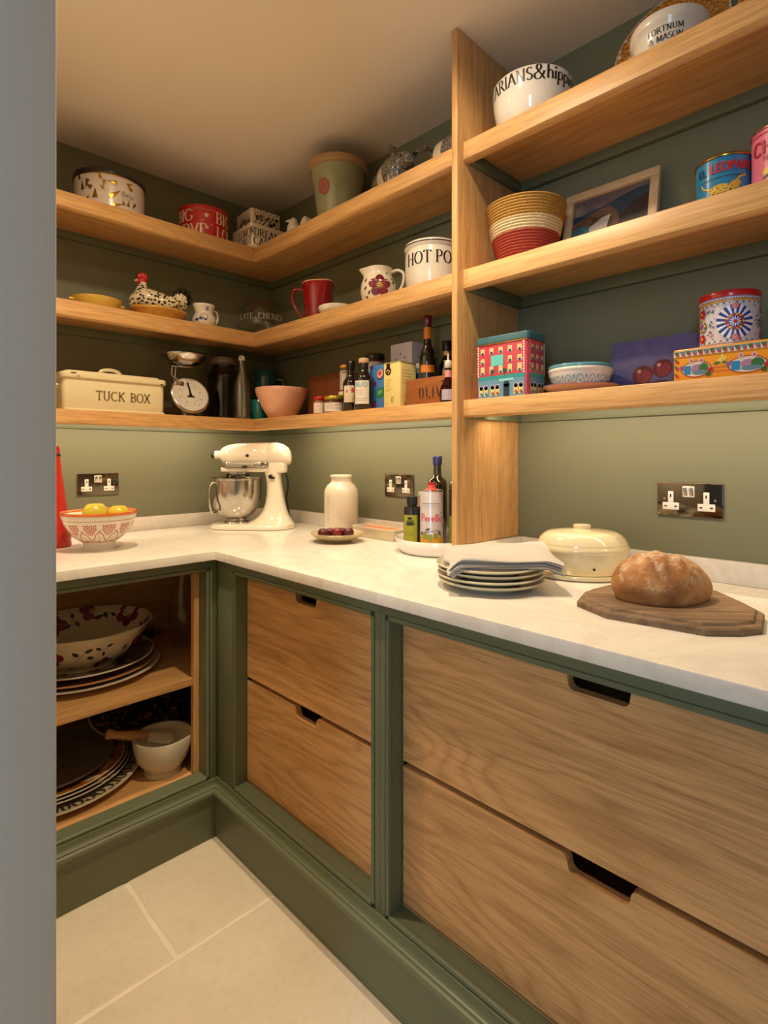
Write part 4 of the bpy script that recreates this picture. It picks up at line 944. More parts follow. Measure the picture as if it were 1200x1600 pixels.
# pink bowl
x, y = -.198, -.372
t = thing('pink_bowl', 'pale pink conical bowl standing at the inner corner of the lowest shelf', 'bowl', (x, y, S1))
PINK = plain((226, 170, 138), .35, coat=.25, var=.05, nscale=25)
mk('bowl', lathe([(0, 0), (.050, 0), (.053, .003), (.080, .048), (.1045, .104), (.1075, .121), (.106, .124), (.103, .122), (.098, .103), (.075, .05), (.048, .008), (0, .007)], 72), PINK, t, ang=60)
# ================================================================== LOWEST SHELF, RIGHT WALL
t = thing('brown_carton', 'plain brown card box against the wall behind the small jars', 'box', (-.072, -.560, S1))
mk('box', bbox(-.045, .052, -.115, .115, 0, .172, .0015), plain((122, 66, 30), .6, var=.06), t)
mk('flap_seam', bbox(-.0455, -.0448, -.001, .001, .0, .172, .0001), plain((84, 44, 20), .7), t)
LABELW = solid((226, 214, 200), .5); GLB = glass((150, 80, 44), .04, 'amber_glass')
def label(r, a0, z0, z1, half, mat, t, name='paper_label', e=.0004):
    return deco(name, rect2(-half, half, z0, z1, cyl(r, a0, e), 0, .006), [mat], t)
def tiny(rows, m, mi=0, w=.0009):
    """lines of print too small to read"""
    rnd = random.Random(int(rows[0][0]*9999)+len(rows)); out = []
    for (x0, x1, z) in rows:
        x = x0
        while x < x1-.002:
            L = rnd.uniform(.002, .005); out.append(line2([(x, z), (min(x1, x+L), z)], w, m, mi, .01)); x += L+.0012
    return out
def jar(label_text, x, y, r, h, lidmat, labmat, content, lidh=.012, z=S1, printed=None, grp='preserve jars on the lowest shelf'):
    t = thing('preserve_jar', label_text, 'jar', (x, y, z), 0, grp)
    mk('jar', lathe([(0, 0), (r-.003, 0), (r, .003), (r, h-lidh-.010), (r-.004, h-lidh-.002), (r-.004, h-lidh), (0, h-lidh)], 40), content, t, ang=50)
    mk('lid', lathe([(r-.005, h-lidh), (r-.0005, h-lidh), (r, h-lidh+.001), (r, h-.002), (r-.0015, h), (0, h-.0005)], 40), lidmat, t, ang=50)
    label(r, facing(x, y), .006, h-lidh-.012, r*1.2, labmat, t)
    if printed: deco('label_print', join(*printed(cyl(r, facing(x, y), .0008))), [solid((190, 60, 70), .5), INK, solid((70, 110, 50), .5), solid((214, 160, 60), .5)], t)
    return t
GLASSY = lambda rgb: plain(rgb, .08, coat=.8, var=.1)
jar('small jar with a red lid and white label, first of the small jars', -.235, -.672, .0225, .066, plain((170, 20, 24), .3), LABELW, GLASSY((150, 90, 70)), .012, printed=lambda m: [line2([(-.016, .030), (.0, .030)], .0014, m, 0)]+tiny([(-.016, .016, .022), (-.016, .012, .015)], m, 0))
jar('squat jar with a gold lid and grey-white label at the shelf edge', -.225, -.742, .035, .062, plain((190, 170, 60), .3, .6), LABELW, GLASSY((80, 50, 30)), .012, printed=lambda m: tiny([(-.03, -.005, .034), (-.03, .0, .026), (-.03, .03, .018), (0.0, .03, .030)], m, 1, .0014))
lower = jar('pale-topped jar of dark preserve underneath the green-labelled jar', -.175, -.748, .026, .082, plain((214, 206, 160), .3), LABELW, GLASSY((90, 40, 30)), .014)
jar('tall jar with a gold lid and green label, on top of another jar', -.175, -.748, .0215, .096, plain((220, 150, 40), .3, .3), solid((196, 176, 170), .5), GLASSY((110, 90, 60)), .010, z=S1+.0824, printed=lambda m: [rect2(-.018, .004, .020, .062, m, 2), line2([(-.018, .068), (.015, .068)], .003, m, 1), disc(.012, .05, .004, m, 3), disc(.012, .025, .004, m, 3)])
jar('small jar with an orange lid, half hidden behind the stacked jars', -.135, -.700, .022, .108, plain((200, 90, 40), .4), solid((150, 60, 40), .5), GLASSY((110, 50, 30)), .018)
jar('wide jar with a black lid behind the dark bottles', -.110, -.835, .036, .215, plain((30, 24, 20), .3, coat=.4), LABELW, GLASSY((70, 36, 22)), .018)
def bottle(label_text, x, y, prof, mat, z=S1, grp=None, name='bottle'):
    t = thing(name, label_text, 'bottle', (x, y, z), 0, grp)
    mk('glass_body', lathe(prof, 44), mat, t, ang=50); return t
DARKG = plain((16, 12, 10), .06, coat=1, var=.1)
GB = 'dark bottles on the lowest shelf'
def dkprof(r, hb, rn, h, sh=.02): return [(0, 0), (r-.003, 0), (r, .003), (r, hb), (r-.003, hb+sh*.4), (rn+.004, hb+sh), (rn, hb+sh+.010), (rn, h), (0, h)]
x, y = -.205, -.812
t = bottle('dark bottle with a cream label and pink flower, behind the front dark bottle', x, y, dkprof(.028, .105, .0125, .165), DARKG, grp=GB)
mk('cap', lathe([(0, .150), (.0145, .150), (.0155, .152), (.0155, .181), (.014, .183), (0, .183)], 32), plain((24, 18, 16), .3), t, ang=50)
label(.028, facing(x, y), .036, .094, .028, solid((226, 210, 184), .5), t)
m = cyl(.028, facing(x, y), .0008)
deco('label_print', join(*[leaf2(.008, .078, .012, .005, a*1.05, m, 0) for a in range(6)], disc(-.014, .074, .003, m, 0, 8, .006), *tiny([(-.022, .02, .056), (-.022, .02, .050), (-.022, .01, .044)], m, 1)), [solid((206, 60, 90), .5), solid((170, 150, 120), .5)], t)
x, y = -.228, -.905
t = bottle('dark bottle with a cork top and white label lettered in blue', x, y, dkprof(.0335, .110, .0145, .150), DARKG, grp=GB)
mk('neck_sleeve', lathe([(.0148, .128), (.0158, .130), (.0162, .160), (.0155, .1615), (0, .1615)], 32), plain((30, 24, 22), .4), t, ang=50)
mk('cork_stopper', lathe([(0, .162), (.0165, .162), (.0175, .164), (.0175, .176), (.0165, .178), (0, .178)], 32), plain((216, 178, 130), .6, var=.1, nscale=60), t, ang=50)
label(.0335, facing(x, y, -.25), .022, .100, .026, LABELW, t)
m = cyl(.0335, facing(x, y, -.25), .0008)
deco('label_print', join(text('BELAZU', .014, m, None, .080, 0, .2, .14, False, .05, 0, .72), *tiny([(-.020, .004, .068), (-.020, .002, .061), (-.020, .008, .054), (-.020, .020, .040), (-.020, .014, .034)], m, 1)), [solid((120, 176, 196), .5), solid((90, 84, 80), .5)], t)
# blue fruit carton
t = thing('juice_carton', 'tall blue carton printed with figs and leaves', 'carton', (-.172, -.943, S1), radians(8))
BL = solid((60, 120, 186), .45)
mk('carton', bbox(-.030, .030, -.037, .037, 0, .155, .0015), BL, t)
m = plane((-.030, 0, 0), (0, -1, 0), (0, 0, 1), .0006); m2 = plane((-.030, 0, 0), (0, -1, 0), (0, 0, 1), .0010); m3 = plane((-.030, 0, 0), (0, -1, 0), (0, 0, 1), .0014)
deco('printed_fruit', join(disc(.010, .122, .019, m, 0, 16, .015, 1.1), disc(.009, .124, .016, m2, 1, 16, .012, 1.1), disc(.008, .126, .009, m3, 2, 12, .006, 1.1), disc(.012, .060, .021, m, 3, 16, .017, .6), disc(.008, .062, .012, m2, 4, 12, .008, .6), leaf2(-.030, .142, .016, .010, 1.0, m, 5), leaf2(-.018, .085, .018, .011, .9, m, 5), leaf2(-.028, .108, .012, .008, -.4, m, 3), leaf2(-.020, .010, .026, .018, 1.2, m, 5), leaf2(-.02, .034, .014, .008, -.3, m, 3)),
     [solid((60, 30, 60), .4), solid((226, 170, 150), .4), solid((206, 50, 50), .4), solid((36, 110, 60), .4), solid((90, 160, 90), .4), solid((130, 30, 90), .4)], t)
# cream oil tin
t = thing('oil_tin', 'tall cream rectangular oil tin with a round black badge', 'tin', (-.205, -1.052, S1), radians(2))
CT = plain((226, 206, 130), .3, coat=.4, var=.01)
mk('body', bbox(-.042, .042, -.037, .037, .002, .144, .002, 2, .010), CT, t)
mk('rim', join(bbox(-.043, .043, -.038, .038, .142, .146, .0008, 1, .011), bbox(-.043, .043, -.038, .038, 0, .003, .0008, 1, .011)), plain((206, 190, 130), .25, .6), t)
m = plane((-.042, 0, 0), (0, -1, 0), (0, 0, 1), .0008); m2 = plane((-.042, 0, 0), (0, -1, 0), (0, 0, 1), .0013); ms = plane((0, -.037, 0), (1, 0, 0), (0, 0, 1), .0008)
deco('label_print', join(disc(-.012, .118, .013, m, 0, 24), rect2(-.020, -.004, .128, .142, m, 0), line2([(-.021, .116), (-.012, .122), (-.003, .115)], .003, m2, 1), disc(-.010, .112, .003, m2, 1, 6), *tiny([(-.022, .0, .092), (-.022, .004, .086), (-.022, -.002, .080), (-.022, -.006, .074), (-.022, .0, .068), (-.022, .008, .060), (-.022, -.01, .054), (-.02, -.012, .016), (.0, .012, .016)], m, 2, .0011), line2([(.002, .022), (.002, .034), (.009, .034), (.009, .022), (.002, .022)], .0014, m, 0), *tiny([(-.030, .01, .120), (-.030, .02, .110), (-.030, .01, .100), (-.030, .02, .09), (-.030, .012, .08), (-.02, .012, .04)], ms, 2, .0011), rect2(-.02, .02, .006, .018, ms, 2)), [INK, solid((214, 190, 120), .4), solid((140, 120, 70), .5)], t)
# white box behind, blue and white box
t = thing('white_carton', 'white card box with grey dots, tallest box behind the oil tin', 'box', (-.085, -.985, S1), 0)
mk('box', bbox(-.045, .045, -.050, .050, 0, .232, .0015), solid((206, 198, 196), .55), t)
m = plane((-.045, 0, 0), (0, -1, 0), (0, 0, 1), .0006); ms = plane((0, -.050, 0), (1, 0, 0), (0, 0, 1), .0006)
deco('printed_dots', join(disc(-.002, .196, .004, m, 0, 8), disc(-.022, .178, .004, m, 0, 8), disc(.018, .182, .004, m, 0, 8), disc(-.012, .184, .0035, ms, 0, 8), disc(.010, .190, .0035, ms, 0, 8)), [solid((110, 104, 104), .6)], t)
t = thing('small_carton', 'small blue box with a white top beside the oil tin', 'box', (-.118, -1.068, S1+.0), 0)
mk('box', bbox(-.033, .033, -.026, .026, 0, .118, .001), solid((20, 90, 150), .5), t)
mk('white_top', bbox(-.0335, .0335, -.0265, .0265, .1182, .150, .001), solid((210, 204, 200), .5), t)
# olives crate
def stencilwood():
    return oak(1, (150, 88, 42), (104, 54, 24), 1, 5)
t = thing('olive_crate', 'orange-brown wooden crate stencilled with black letters', 'crate', (-.155, -1.205, S1), 0)
WD = stencilwood()
for nm, b in (('front_board', (-.070, -.062, -.108, .108, .001, .086)), ('back_board', (.062, .070, -.108, .108, .001, .086)), ('end_board', (-.0615, .0615, -.108, -.100, .001, .086)), ('end_board', (-.0615, .0615, .100, .108, .001, .086)), ('base_board', (-.0615, .0615, -.0995, .0995, 0, .006))):
    mk(nm, bbox(*b, .001), WD, t)
m = plane((-.070, 0, 0), (0, -1, 0), (0, 0, 1), .0006)
D = []; xx = -.054
OL = {'O': (.70, [[(.30, .0), (.16, .08), (.10, .5), (.16, .92), (.30, 1)], [(.42, 1), (.54, .92), (.60, .5), (.54, .08), (.42, 0)]]), 'L': (.60, [[(.16, .06), (.16, 1)], [(.24, 0), (.56, 0), (.56, .16)]]), 'I': (.34, [[(.17, 0), (.17, 1)]]), 'V': (.74, [[(.08, 1), (.34, .04)], [(.44, .04), (.68, 1)]]), 'E': (.6, [[(.16, 0), (.16, 1)], [(.26, 1), (.54, 1)], [(.26, .5), (.46, .5)], [(.26, 0), (.54, 0)]]), 'S': (.56, [A_(.28, .74, .20, .26, 30, 210, 10)+[(.40, .42)]+A_(.28, .26, .21, .26, 20, -150, 10)])}
for c in 'OLIVES':
    w_, st = OL[c]
    for P in st:
        v, f = stroke(P, lambda dx, dy: .05+.11*abs(dy), .1); D.append(([m(xx+px*.031, .024+py*.031) for px, py in v], f, [0]*len(f)))
    xx += (w_+.20)*.031
D.append(disc(.040, .070, .006, m, 0, 8, .002)); D.append(disc(.050, .073, .005, m, 0, 8, .002))
deco('stencilled_lettering', join(*D), [plain((52, 24, 12), .6)], t)
ORG = solid((214, 120, 24), .4)
x, y = -.157, -1.128
t = bottle('tall dark bottle with a red capsule and orange labels, in the crate', x, y, [(0, .0), (.024, 0), (.027, .003), (.027, .150), (.024, .170), (.014, .190), (.0118, .205), (.0118, .285), (0, .285)], plain((18, 12, 8), .06, coat=1, var=.1), z=S1+.0065, grp=GB)
mk('capsule', lathe([(.0122, .255), (.0132, .256), (.0138, .282), (.0125, .288), (0, .289)], 32), plain((96, 16, 26), .3, coat=.3), t, ang=50)
label(.0122, facing(x, y), .213, .250, .020, ORG, t, 'neck_label', .0006); label(.027, facing(x, y), .105, .128, .024, ORG, t)
x, y = -.098, -1.160
t = bottle('shorter dark green bottle with a black cap and gold neck band, in the crate', x, y, [(0, .0), (.024, 0), (.027, .003), (.027, .128), (.024, .146), (.016, .160), (.014, .166), (.014, .190), (0, .190)], plain((14, 22, 14), .06, coat=1, var=.1), z=S1+.0065, grp=GB)
mk('cap', lathe([(.0145, .182), (.0165, .183), (.017, .208), (.0155, .211), (0, .211)], 32), BLACK, t, ang=50)
label(.0143, facing(x, y), .163, .176, .022, plain((170, 130, 60), .3, .7), t, 'gold_band', .002); label(.027, facing(x, y), .098, .116, .016, solid((206, 180, 60), .4), t)
x, y = -.254, -1.290
t = bottle('small amber bottle with a pink neck label and stopper next to the oak upright', x, y, [(0, 0), (.021, 0), (.024, .003), (.0245, .030), (.022, .044), (.012, .064), (.0085, .074), (.0085, .098), (0, .098)], GLB, z=S1, grp='small bottles')
mk('neck_label', lathe([(.0088, .072), (.0100, .0725), (.0100, .092), (.0088, .0925)], 28), solid((214, 140, 140), .5), t)
mk('stopper', lathe([(.0, .0985), (.0095, .0985), (.0105, .100), (.0105, .115), (.008, .120), (.003, .122), (.0022, .140), (0, .141)], 28), plain((206, 196, 180), .4), t, ang=50)
label(.0245, facing(x, y), .006, .036, .020, solid((176, 160, 170), .5), t)
# ================================================================== LOWEST SHELF, RIGHT BAY
# department store tin
t = thing('building_tin', 'rectangular tin printed as a red and teal department store', 'tin', (-.212, -1.468, S1), radians(0))
RB = solid((196, 62, 78), .3, coat=.5)
hx, hy, hh = .045, .080, .166
mk('body', bbox(-hx, hx, -hy, hy, 0, hh-.004, .001, 2, .010), RB, t, ang=50)
TL = plain((58, 108, 116), .3, coat=.5, var=.15, nscale=40)
mk('lid', bbox(-hx-.0015, hx+.0015, -hy-.0015, hy+.0015, hh-.020, hh, .003, 3, .0115), TL, t, ang=50)
mk('lid_bead', bbox(-hx-.0022, hx+.0022, -hy-.0022, hy+.0022, hh-.0225, hh-.0205, .0006, 1, .012), GOLD, t, ang=50)
mats = [solid((96, 146, 176), .3, coat=.4), solid((150, 206, 214), .3, coat=.4), solid((226, 200, 120), .4), solid((30, 60, 90), .4), solid((24, 96, 76), .4), solid((236, 214, 206), .4), solid((96, 206, 196), .4), solid((30, 52, 70), .4), solid((206, 84, 50), .4), solid((40, 150, 150), .4)]
def facade(w, mp, sign):
    D = []; f = lambda e: mp(e)
    D.append(rect2(-w, w, .001, .052, f(.0004), 0)); D.append(rect2(-w, w, .050, .060, f(.0006), 9))
    n = max(1, round(w*2/.034))
    for i in range(n):
        c = -w+(i+.5)*2*w/n
        if sign and i == 2: D.append(rect2(c-.009, c+.009, .001, .036, f(.0009), 7)); D.append(disc(c, .036, .009, f(.0009), 7, 14)); D.append(rect2(c-.022, c+.022, .044, .050, f(.0011), 1)); continue
        for q in (-.0075, .0075):
            D.append(disc(c+q, .030, .0075, f(.0007), 5, 14)); D.append(rect2(c+q-.0062, c+q+.0062, .008, .031, f(.0009), 2)); D.append(disc(c+q, .030, .0062, f(.0009), 3, 12))
            D.append(disc(c+q, .014, .0045, f(.0012), 8 if i % 2 else 0, 8)); D.append(disc(c+q+.003, .011, .003, f(.0014), 4, 7))
        D.append(rect2(c-.016, c-.0150, .002, .045, f(.0012), 1))
    k = max(2, round(w*2/.028))
    for i in range(k):
        c = -w+(i+.5)*2*w/k
        for z, hh_ in ((.066, .020), (.093, .015), (.119, .015)):
            if sign and 1 <= i <= 2 and z == .093: continue
            D.append(rect2(c-.0062, c+.0062, z, z+hh_, f(.0006), 5)); D.append(rect2(c-.0045, c+.0045, z+.002, z+hh_-.001, f(.0009), 2)); D.append(disc(c, z+.003, .0045, f(.0012), 4 if z < .09 else 3, 8, .003))
    if sign:
        D.append(rect2(-.030, .008, .086, .114, f(.0010), 6)); D += tiny([(-.022, .0, .106), (-.024, .002, .099), (-.020, -.002, .092)], f(.0013), 1, .0016)
        for c in (-.026, .012): D.append(disc(c, .072, .006, f(.0014), 4, 10)); D.append(line2([(c, .056), (c, .070)], .0012, f(.0014), 4))
    for s in (-1, 1):
        for i in range(12): D.append(rect2(s*w*.985-.0025-(.001 if i % 2 else 0), s*w*.985+.0015, .060+i*.007, .065+i*.007, f(.0008), 5))
    return D
fr = lambda e: plane((-hx, 0, 0), (0, -1, 0), (0, 0, 1), e)
sd = lambda e: plane((0, -hy, 0), (1, 0, 0), (0, 0, 1), e)
deco('printed_facade', join(*facade(hy-.009, fr, True)), mats, t); deco('printed_side', join(*facade(hx-.009, sd, False)), mats, t)
# stacked bowls on a saucer
x, y = -.150, -1.634; a0 = facing(x, y)
t = thing('saucer', 'terracotta saucer with a mauve rim carrying the stacked bowls', 'saucer', (x, y, S1))
mk('saucer', lathe([(0, 0), (.046, 0), (.048, .003), (.080, .016), (.092, .023), (.0915, .025), (.078, .019), (.044, .007), (0, .006)], 56), plain((206, 168, 140), .5), t, ang=60)
mk('glazed_rim', lathe([(.0925, .0232), (.0925, .0252), (.078, .0197), (.0779, .0193), (.0918, .0250)], 56), plain((126, 104, 150), .25, coat=.4), t, ang=60)
prof = [(0, 0), (.044, 0), (.046, .004), (.058, .010), (.070, .026), (.0765, .044), (.0775, .050), (.0785, .0515), (.079, .056), (.077, .058), (.074, .054), (.066, .028), (.04, .008), (0, .007)]
t = thing('patterned_bowl', 'white bowl painted with turquoise arches, on the saucer', 'bowl', (x, y, S1+.0085), 0, 'stacked bowls on the saucer')
mk('bowl', lathe(prof, 72), WHITEG, t, ang=60)
m = prof_map(prof[3:7], a0, .077, .0005); D = []
for k in range(-5, 6):
    c = k*.0305
    D.append(line2([(c-.0145+.029*i/10, .002+.030*sin(pi*i/10)**.7) for i in range(11)], .0022, m)); D.append(disc(c, .017, .0022, m, 1, 6))
    for q in range(4): D.append(disc(c+.004*cos(q*pi/2), .017+.004*sin(q*pi/2), .0013, m, 1, 6))
    D.append(line2([(c+.0152, .0), (c+.0152, .008)], .0014, m)); D.append(leaf2(c+.0152, .022, .012, .005, pi/2, m, 0))
D.append(line2([(-.2+.01*i, .0015) for i in range(41)], .0014, m))
deco('painted_arches', join(*D), [solid((120, 174, 180), .3), solid((110, 130, 120), .3)], t)
t = thing('upper_bowl', 'turquoise-rimmed bowl nested in the bowl with painted arches', 'bowl', (x, y, S1+.028), 0, 'stacked bowls on the saucer')
TQ = plain((96, 160, 178), .2, coat=.5)
mk('bowl', lathe([(0, 0), (.036, 0), (.050, .010), (.064, .026), (.0735, .037), (.0740, .0385)], 64), WHITEG, t, ang=60)
mk('coloured_rim', lathe([(.0740, .0387), (.0775, .0389), (.0785, .043), (.0770, .047), (.0725, .046), (.069, .036), (.04, .009), (0, .006)], 64), TQ, t, ang=60)
# plums painting on canvas
t = thing('plum_canvas', 'unframed lilac canvas painted with three plums leaning behind the yellow tin', 'picture', (-.065, -1.815, S1))
Mi = RY(radians(10)); w, h = .143, .142
mk('canvas', xf(bbox(-.012, .004, -w, w, 0, h, .0015), Mi), art('lilac_paint', [(.3, lin((92, 92, 146))), (.7, lin((116, 110, 160)))], 14), t)
pm = lambda e: (lambda a, b: tuple(Mi @ Vector((-.0122-e, -a, b))))
D = [rect2(-.138, .138, .002, .036, pm(.0002), 0)]
for c, z, r in ((-.058, .048, .0245), (-.012, .060, .023), (.058, .050, .024), (.100, .045, .024)):
    D += [disc(c, .022, r*1.1, pm(.0003+c*.0005+.0001), 1, 20, .009), disc(c, z, r, pm(.0006+z*.004), 2, 24), disc(c+.004, z-.004, r*.72, pm(.0009+z*.004), 3, 20), disc(c-.008, z+.009, .005, pm(.0012+z*.004), 4, 10), line2([(c+.002, z+r*.9), (c-.004, z+.002), (c, z-r*.7)], .0016, pm(.0012+z*.004), 1)]
deco('painted_plums', join(*D), [solid((96, 90, 140)), solid((66, 34, 60)), solid((110, 26, 46)), solid((150, 44, 62)), solid((220, 160, 160))], t)
# yellow patterned tin with round tin on top
t = thing('pasta_tin', 'long orange-yellow tin painted with flowers and oval scenes', 'tin', (-.150, -1.995, S1), 0)
YT = solid((228, 150, 24), .3, coat=.5); hx, hy, hh = .088, .112, .070
mk('body', bbox(-hx, hx, -hy, hy, 0, hh-.002, .001, 2, .006), YT, t, ang=50)
mk('lid', bbox(-hx-.001, hx+.001, -hy-.001, hy+.001, hh-.018, hh, .0025, 3, .007), YT, t, ang=50)
f = lambda e: plane((-hx, 0, 0), (0, -1, 0), (0, 0, 1), e); D = []
D.append(rect2(-.110, .110, .054, .066, f(.0016), 0))
for i in range(20):
    c = -.105+i*.011
    D.append(poly2([(c, .055), (c+.0055, .065), (c+.0055, .055)], f(.0022), 1)); D.append(poly2([(c, .055), (c+.0055, .065), (c-.0050, .065)], f(.0022), 2 if i % 2 else 3))
def scene(c, r):
    o = [disc(c, .026, r, f(.0006), 4, 24, .017), disc(c, .026, r*.92, f(.0009), 0, 24, .0150), rect2(c-r*.8, c-r*.35, .016, .034, f(.0012), 5), disc(c+r*.05, .027, r*.40, f(.0012), 6, 12, .009), disc(c+r*.5, .027, r*.33, f(.0013), 3, 12, .010), disc(c+.006, .019, r*.5, f(.0015), 2, 12, .005)]
    for q, z, k in ((-.3, .044, 7), (.35, .043, 7), (-.95, .030, 6), (.95, .022, 1), (.8, .014, 3)):
        for a in range(5): o.append(disc(c+r*q+.0032*cos(a*1.257), z+.0032*sin(a*1.257), .0026, f(.0017), k, 7))
        o.append(disc(c+r*q, z, .0018, f(.0022), 4, 6))
    return o
D += scene(-.068, .028)+scene(.022, .034)+scene(.095, .02)
D += [disc(-.022, .040, .010, f(.0007), 8, 10, .005, .5), leaf2(-.022, .036, .014, .005, -.3, f(.0011), 3), leaf2(-.024, .036, .014, .005, 3.4, f(.0011), 3), leaf2(-.022, .038, .014, .006, 1.4, f(.0012), 8)]
D += tiny([(-.038, -.006, .026), (-.036, -.008, .018)], f(.0011), 1, .0018)
for z in (.014, .030, .044): D += [disc(-.104, z, .004, f(.0009), 1, 8), leaf2(-.104, z, .009, .004, 2.2, f(.0012), 3)]
deco('painted_scenes', join(*D), [solid((214, 206, 196), .3, coat=.4), solid((196, 50, 60), .3, coat=.4), solid((90, 130, 150), .3, coat=.4), solid((50, 110, 60), .3, coat=.4), solid((170, 60, 30), .3), solid((40, 130, 190), .3), solid((170, 120, 160), .3), solid((230, 180, 190), .3), solid((226, 206, 90), .3)], t)
x, y = -.140, -1.963; r = .0565; a0 = facing(x, y); hh = .118
t = tin('painted_tin', 'round tin with a wheel pattern and bright red lid, on the orange-yellow tin', (x, y, S1+.0702), r, hh, solid((206, 204, 214), .25, coat=.5), plain((190, 24, 34), .25, coat=.5), lid_h=.013)
m = lambda e: cyl(r, a0, e); D = []
MT = [solid((226, 160, 30), .3), solid((34, 70, 160), .3), solid((190, 30, 36), .3), solid((30, 110, 60), .3), solid((232, 228, 232), .3), solid((120, 110, 170), .3), solid((226, 200, 40), .3), solid((220, 120, 110), .3)]
for z in (.003, .098): D.append(rect2(-.105, .105, z-.003, z+.008, m(.0004), 0))
for z in (.0035, .0985):
    D.append(rect2(-.105, .105, z, z+.006, m(.0007), 5))
    for i in range(40): D.append(disc(-.1+i*.005, z+.003, .0024, m(.0010), 4, 7, .0016, .6))
for i in range(36):
    for z, o in ((.090, 0), (.013, 3)): D.append(rect2(-.104+i*.0058, -.101+i*.0058, z, z+.003, m(.0007), (2, 4, 3, 4, 1, 4)[(i+o) % 6]))
rnd = random.Random(4)
for cx, big in ((.010, 1), (-.058, 0), (.078, 0)):
    if big:
        D.append(disc(cx, .052, .034, m(.0005), 1, 28, .036))
        for k in range(16):
            a = 2*pi*k/16; D.append(poly2([(cx+.014*cos(a-.07), .052+.014*sin(a-.07)), (cx+.034*cos(a-.10), .052+.036*sin(a-.10)), (cx+.034*cos(a+.10), .052+.036*sin(a+.10)), (cx+.014*cos(a+.07), .052+.014*sin(a+.07))], m(.0008), 4))
    R0 = .017 if big else .012
    D.append(disc(cx, .052, R0, m(.0011), 2, 24)); 
    for k in range(14): a = 2*pi*k/14; D.append(disc(cx+R0*.86*cos(a), .052+R0*.86*sin(a), .0022, m(.0014), (6, 3, 0)[k % 3], 7))
    D.append(disc(cx, .052, R0*.68, m(.0014), 1 if big else 4, 20))
    for k in range(12): a = 2*pi*k/12; D.append(leaf2(cx+.003*cos(a), .052+.003*sin(a), R0*.5, .0022, a, m(.0017), 4 if big else 1))
    D.append(disc(cx, .052, .0035, m(.0020), 2, 8))
    if not big:
        for z in (.026, .078):
            for a in range(5): D.append(disc(cx+.006*cos(a*1.257), z+.006*sin(a*1.257), .0042, m(.0010), 2, 8))
            D.append(disc(cx, z, .003, m(.0014), 6, 7))
    else:
        for z in (.020, .084):
            for a in range(5): D.append(disc(cx+.004*cos(a*1.257), z+.004*sin(a*1.257), .003, m(.0012), 7, 8))
for i in range(150):
    s, z = rnd.uniform(-.095, .10), rnd.uniform(.02, .088)
    if abs(s-.010) < .036 and abs(z-.052) < .036 or abs(s+.058) < .014 or abs(s-.078) < .014: continue
    D.append(disc(s, z, rnd.uniform(.0014, .0026), m(.0006+i*.000002), rnd.choice((1, 2, 3, 5, 7, 1)), 6))
deco('painted_wheels', join(*D), MT, t)
t = thing('painted_figurine', 'tiny orange and blue ornament at the far right edge of the lowest shelf', 'ornament', (-.085, -2.070, S1+.0702))
mk('body', lathe([(0, 0), (.014, 0), (.012, .010), (.006, .026), (.010, .036), (.009, .046), (0, .052)], 20), plain((206, 110, 40), .4, var=.2, nscale=90), t)
mk('head', xf(sphere(.009), T(0, 0, .057)), plain((60, 90, 130), .4), t)

# ================================================================== WORKTOP
ZW = .9003
# tall red cone
t = thing('red_bottle', 'tall red conical bottle at the left end of the worktop', 'bottle', (-.985, -.232, ZW))
REDC = plain((196, 44, 36), .3, coat=.3)
mk('body', lathe([(0, 0), (.043, 0), (.046, .004), (.044, .03), (.030, .14), (.018, .24), (.0135, .285), (.0125, .298), (0, .298)], 48), REDC, t, ang=60)
mk('collar', lathe([(.0128, .298), (.0145, .2985), (.0145, .304), (.0128, .3045), (0, .3045)], 32), plain((60, 40, 36), .3), t)
mk('cap', lathe([(.012, .305), (.0125, .306), (.012, .322), (.009, .330), (0, .331)], 32), REDC, t, ang=60)
# moroccan bowl with fruit
x, y = -.900, -.388; a0 = facing(x, y)
prof = [(0, .004), (.038, .004), (.042, 0), (.046, .0), (.0455, .022), (.050, .026), (.070, .040), (.088, .060), (.100, .082), (.107, .104), (.1115, .119), (.110, .122), (.106, .119), (.094, .082), (.078, .056), (.05, .034), (0, .028)]
t = thing('footed_bowl', 'white footed bowl painted in red with scalloped petals and dots', 'bowl', (x, y, ZW))
MW = plain((230, 222, 206), .2, coat=.4); MR = solid((190, 56, 34), .25, coat=.4)
mk('bowl', lathe(prof, 80), MW, t, ang=60)
mk('orange_rim', lathe([(.1108, .1135), (.1118, .1190), (.1103, .1226), (.1055, .1196), (.1045, .1150)], 80), plain((216, 112, 50), .25, coat=.4), t, ang=60)
mq = lambda e: prof_map(prof[4:11], a0, .100, e); m = mq(.0005); D = []
L = [0]
for k in range(-6, 7):
    c = k*.0698/1.15*.9
    # scalloped petal
    P = [(c-.020, .012), (c-.024, .026), (c-.016, .040), (c-.012, .052), (c-.004, .058), (c, .068), (c+.004, .058), (c+.012, .052), (c+.016, .040), (c+.024, .026), (c+.020, .012)]
    D.append(line2(P, .0030, m)); D.append(leaf2(c, .020, .030, .010, pi/2, m, 1) if False else line2([(c, .028), (c, .050)], .0010, m)); D.append(disc(c, .019, .0062, m, 0, 12, .004))
    for q in (-1, 1): D.append(disc(c+q*.013, .018, .003, m, 0, 8, .002)); D.append(line2([(c+q*.003, .028), (c+q*.010, .036)], .0009, m))
    for r_ in range(5):
        for q in range(-3, 4):
            s = c+.0273+q*.0056; z = .052+r_*.0078+(.0025 if q % 2 else 0)
            if z < .095 and (abs(q) <= r_+1): D.append(disc(s, z, .0027, mq(.0006), 0, 6))
D.append(line2([(-.32+.01*i, .012) for i in range(65)], .0018, m)); D.append(line2([(-.32+.01*i, .099) for i in range(65)], .0014, m))
deco('painted_petals', join(*D), [MR], t)
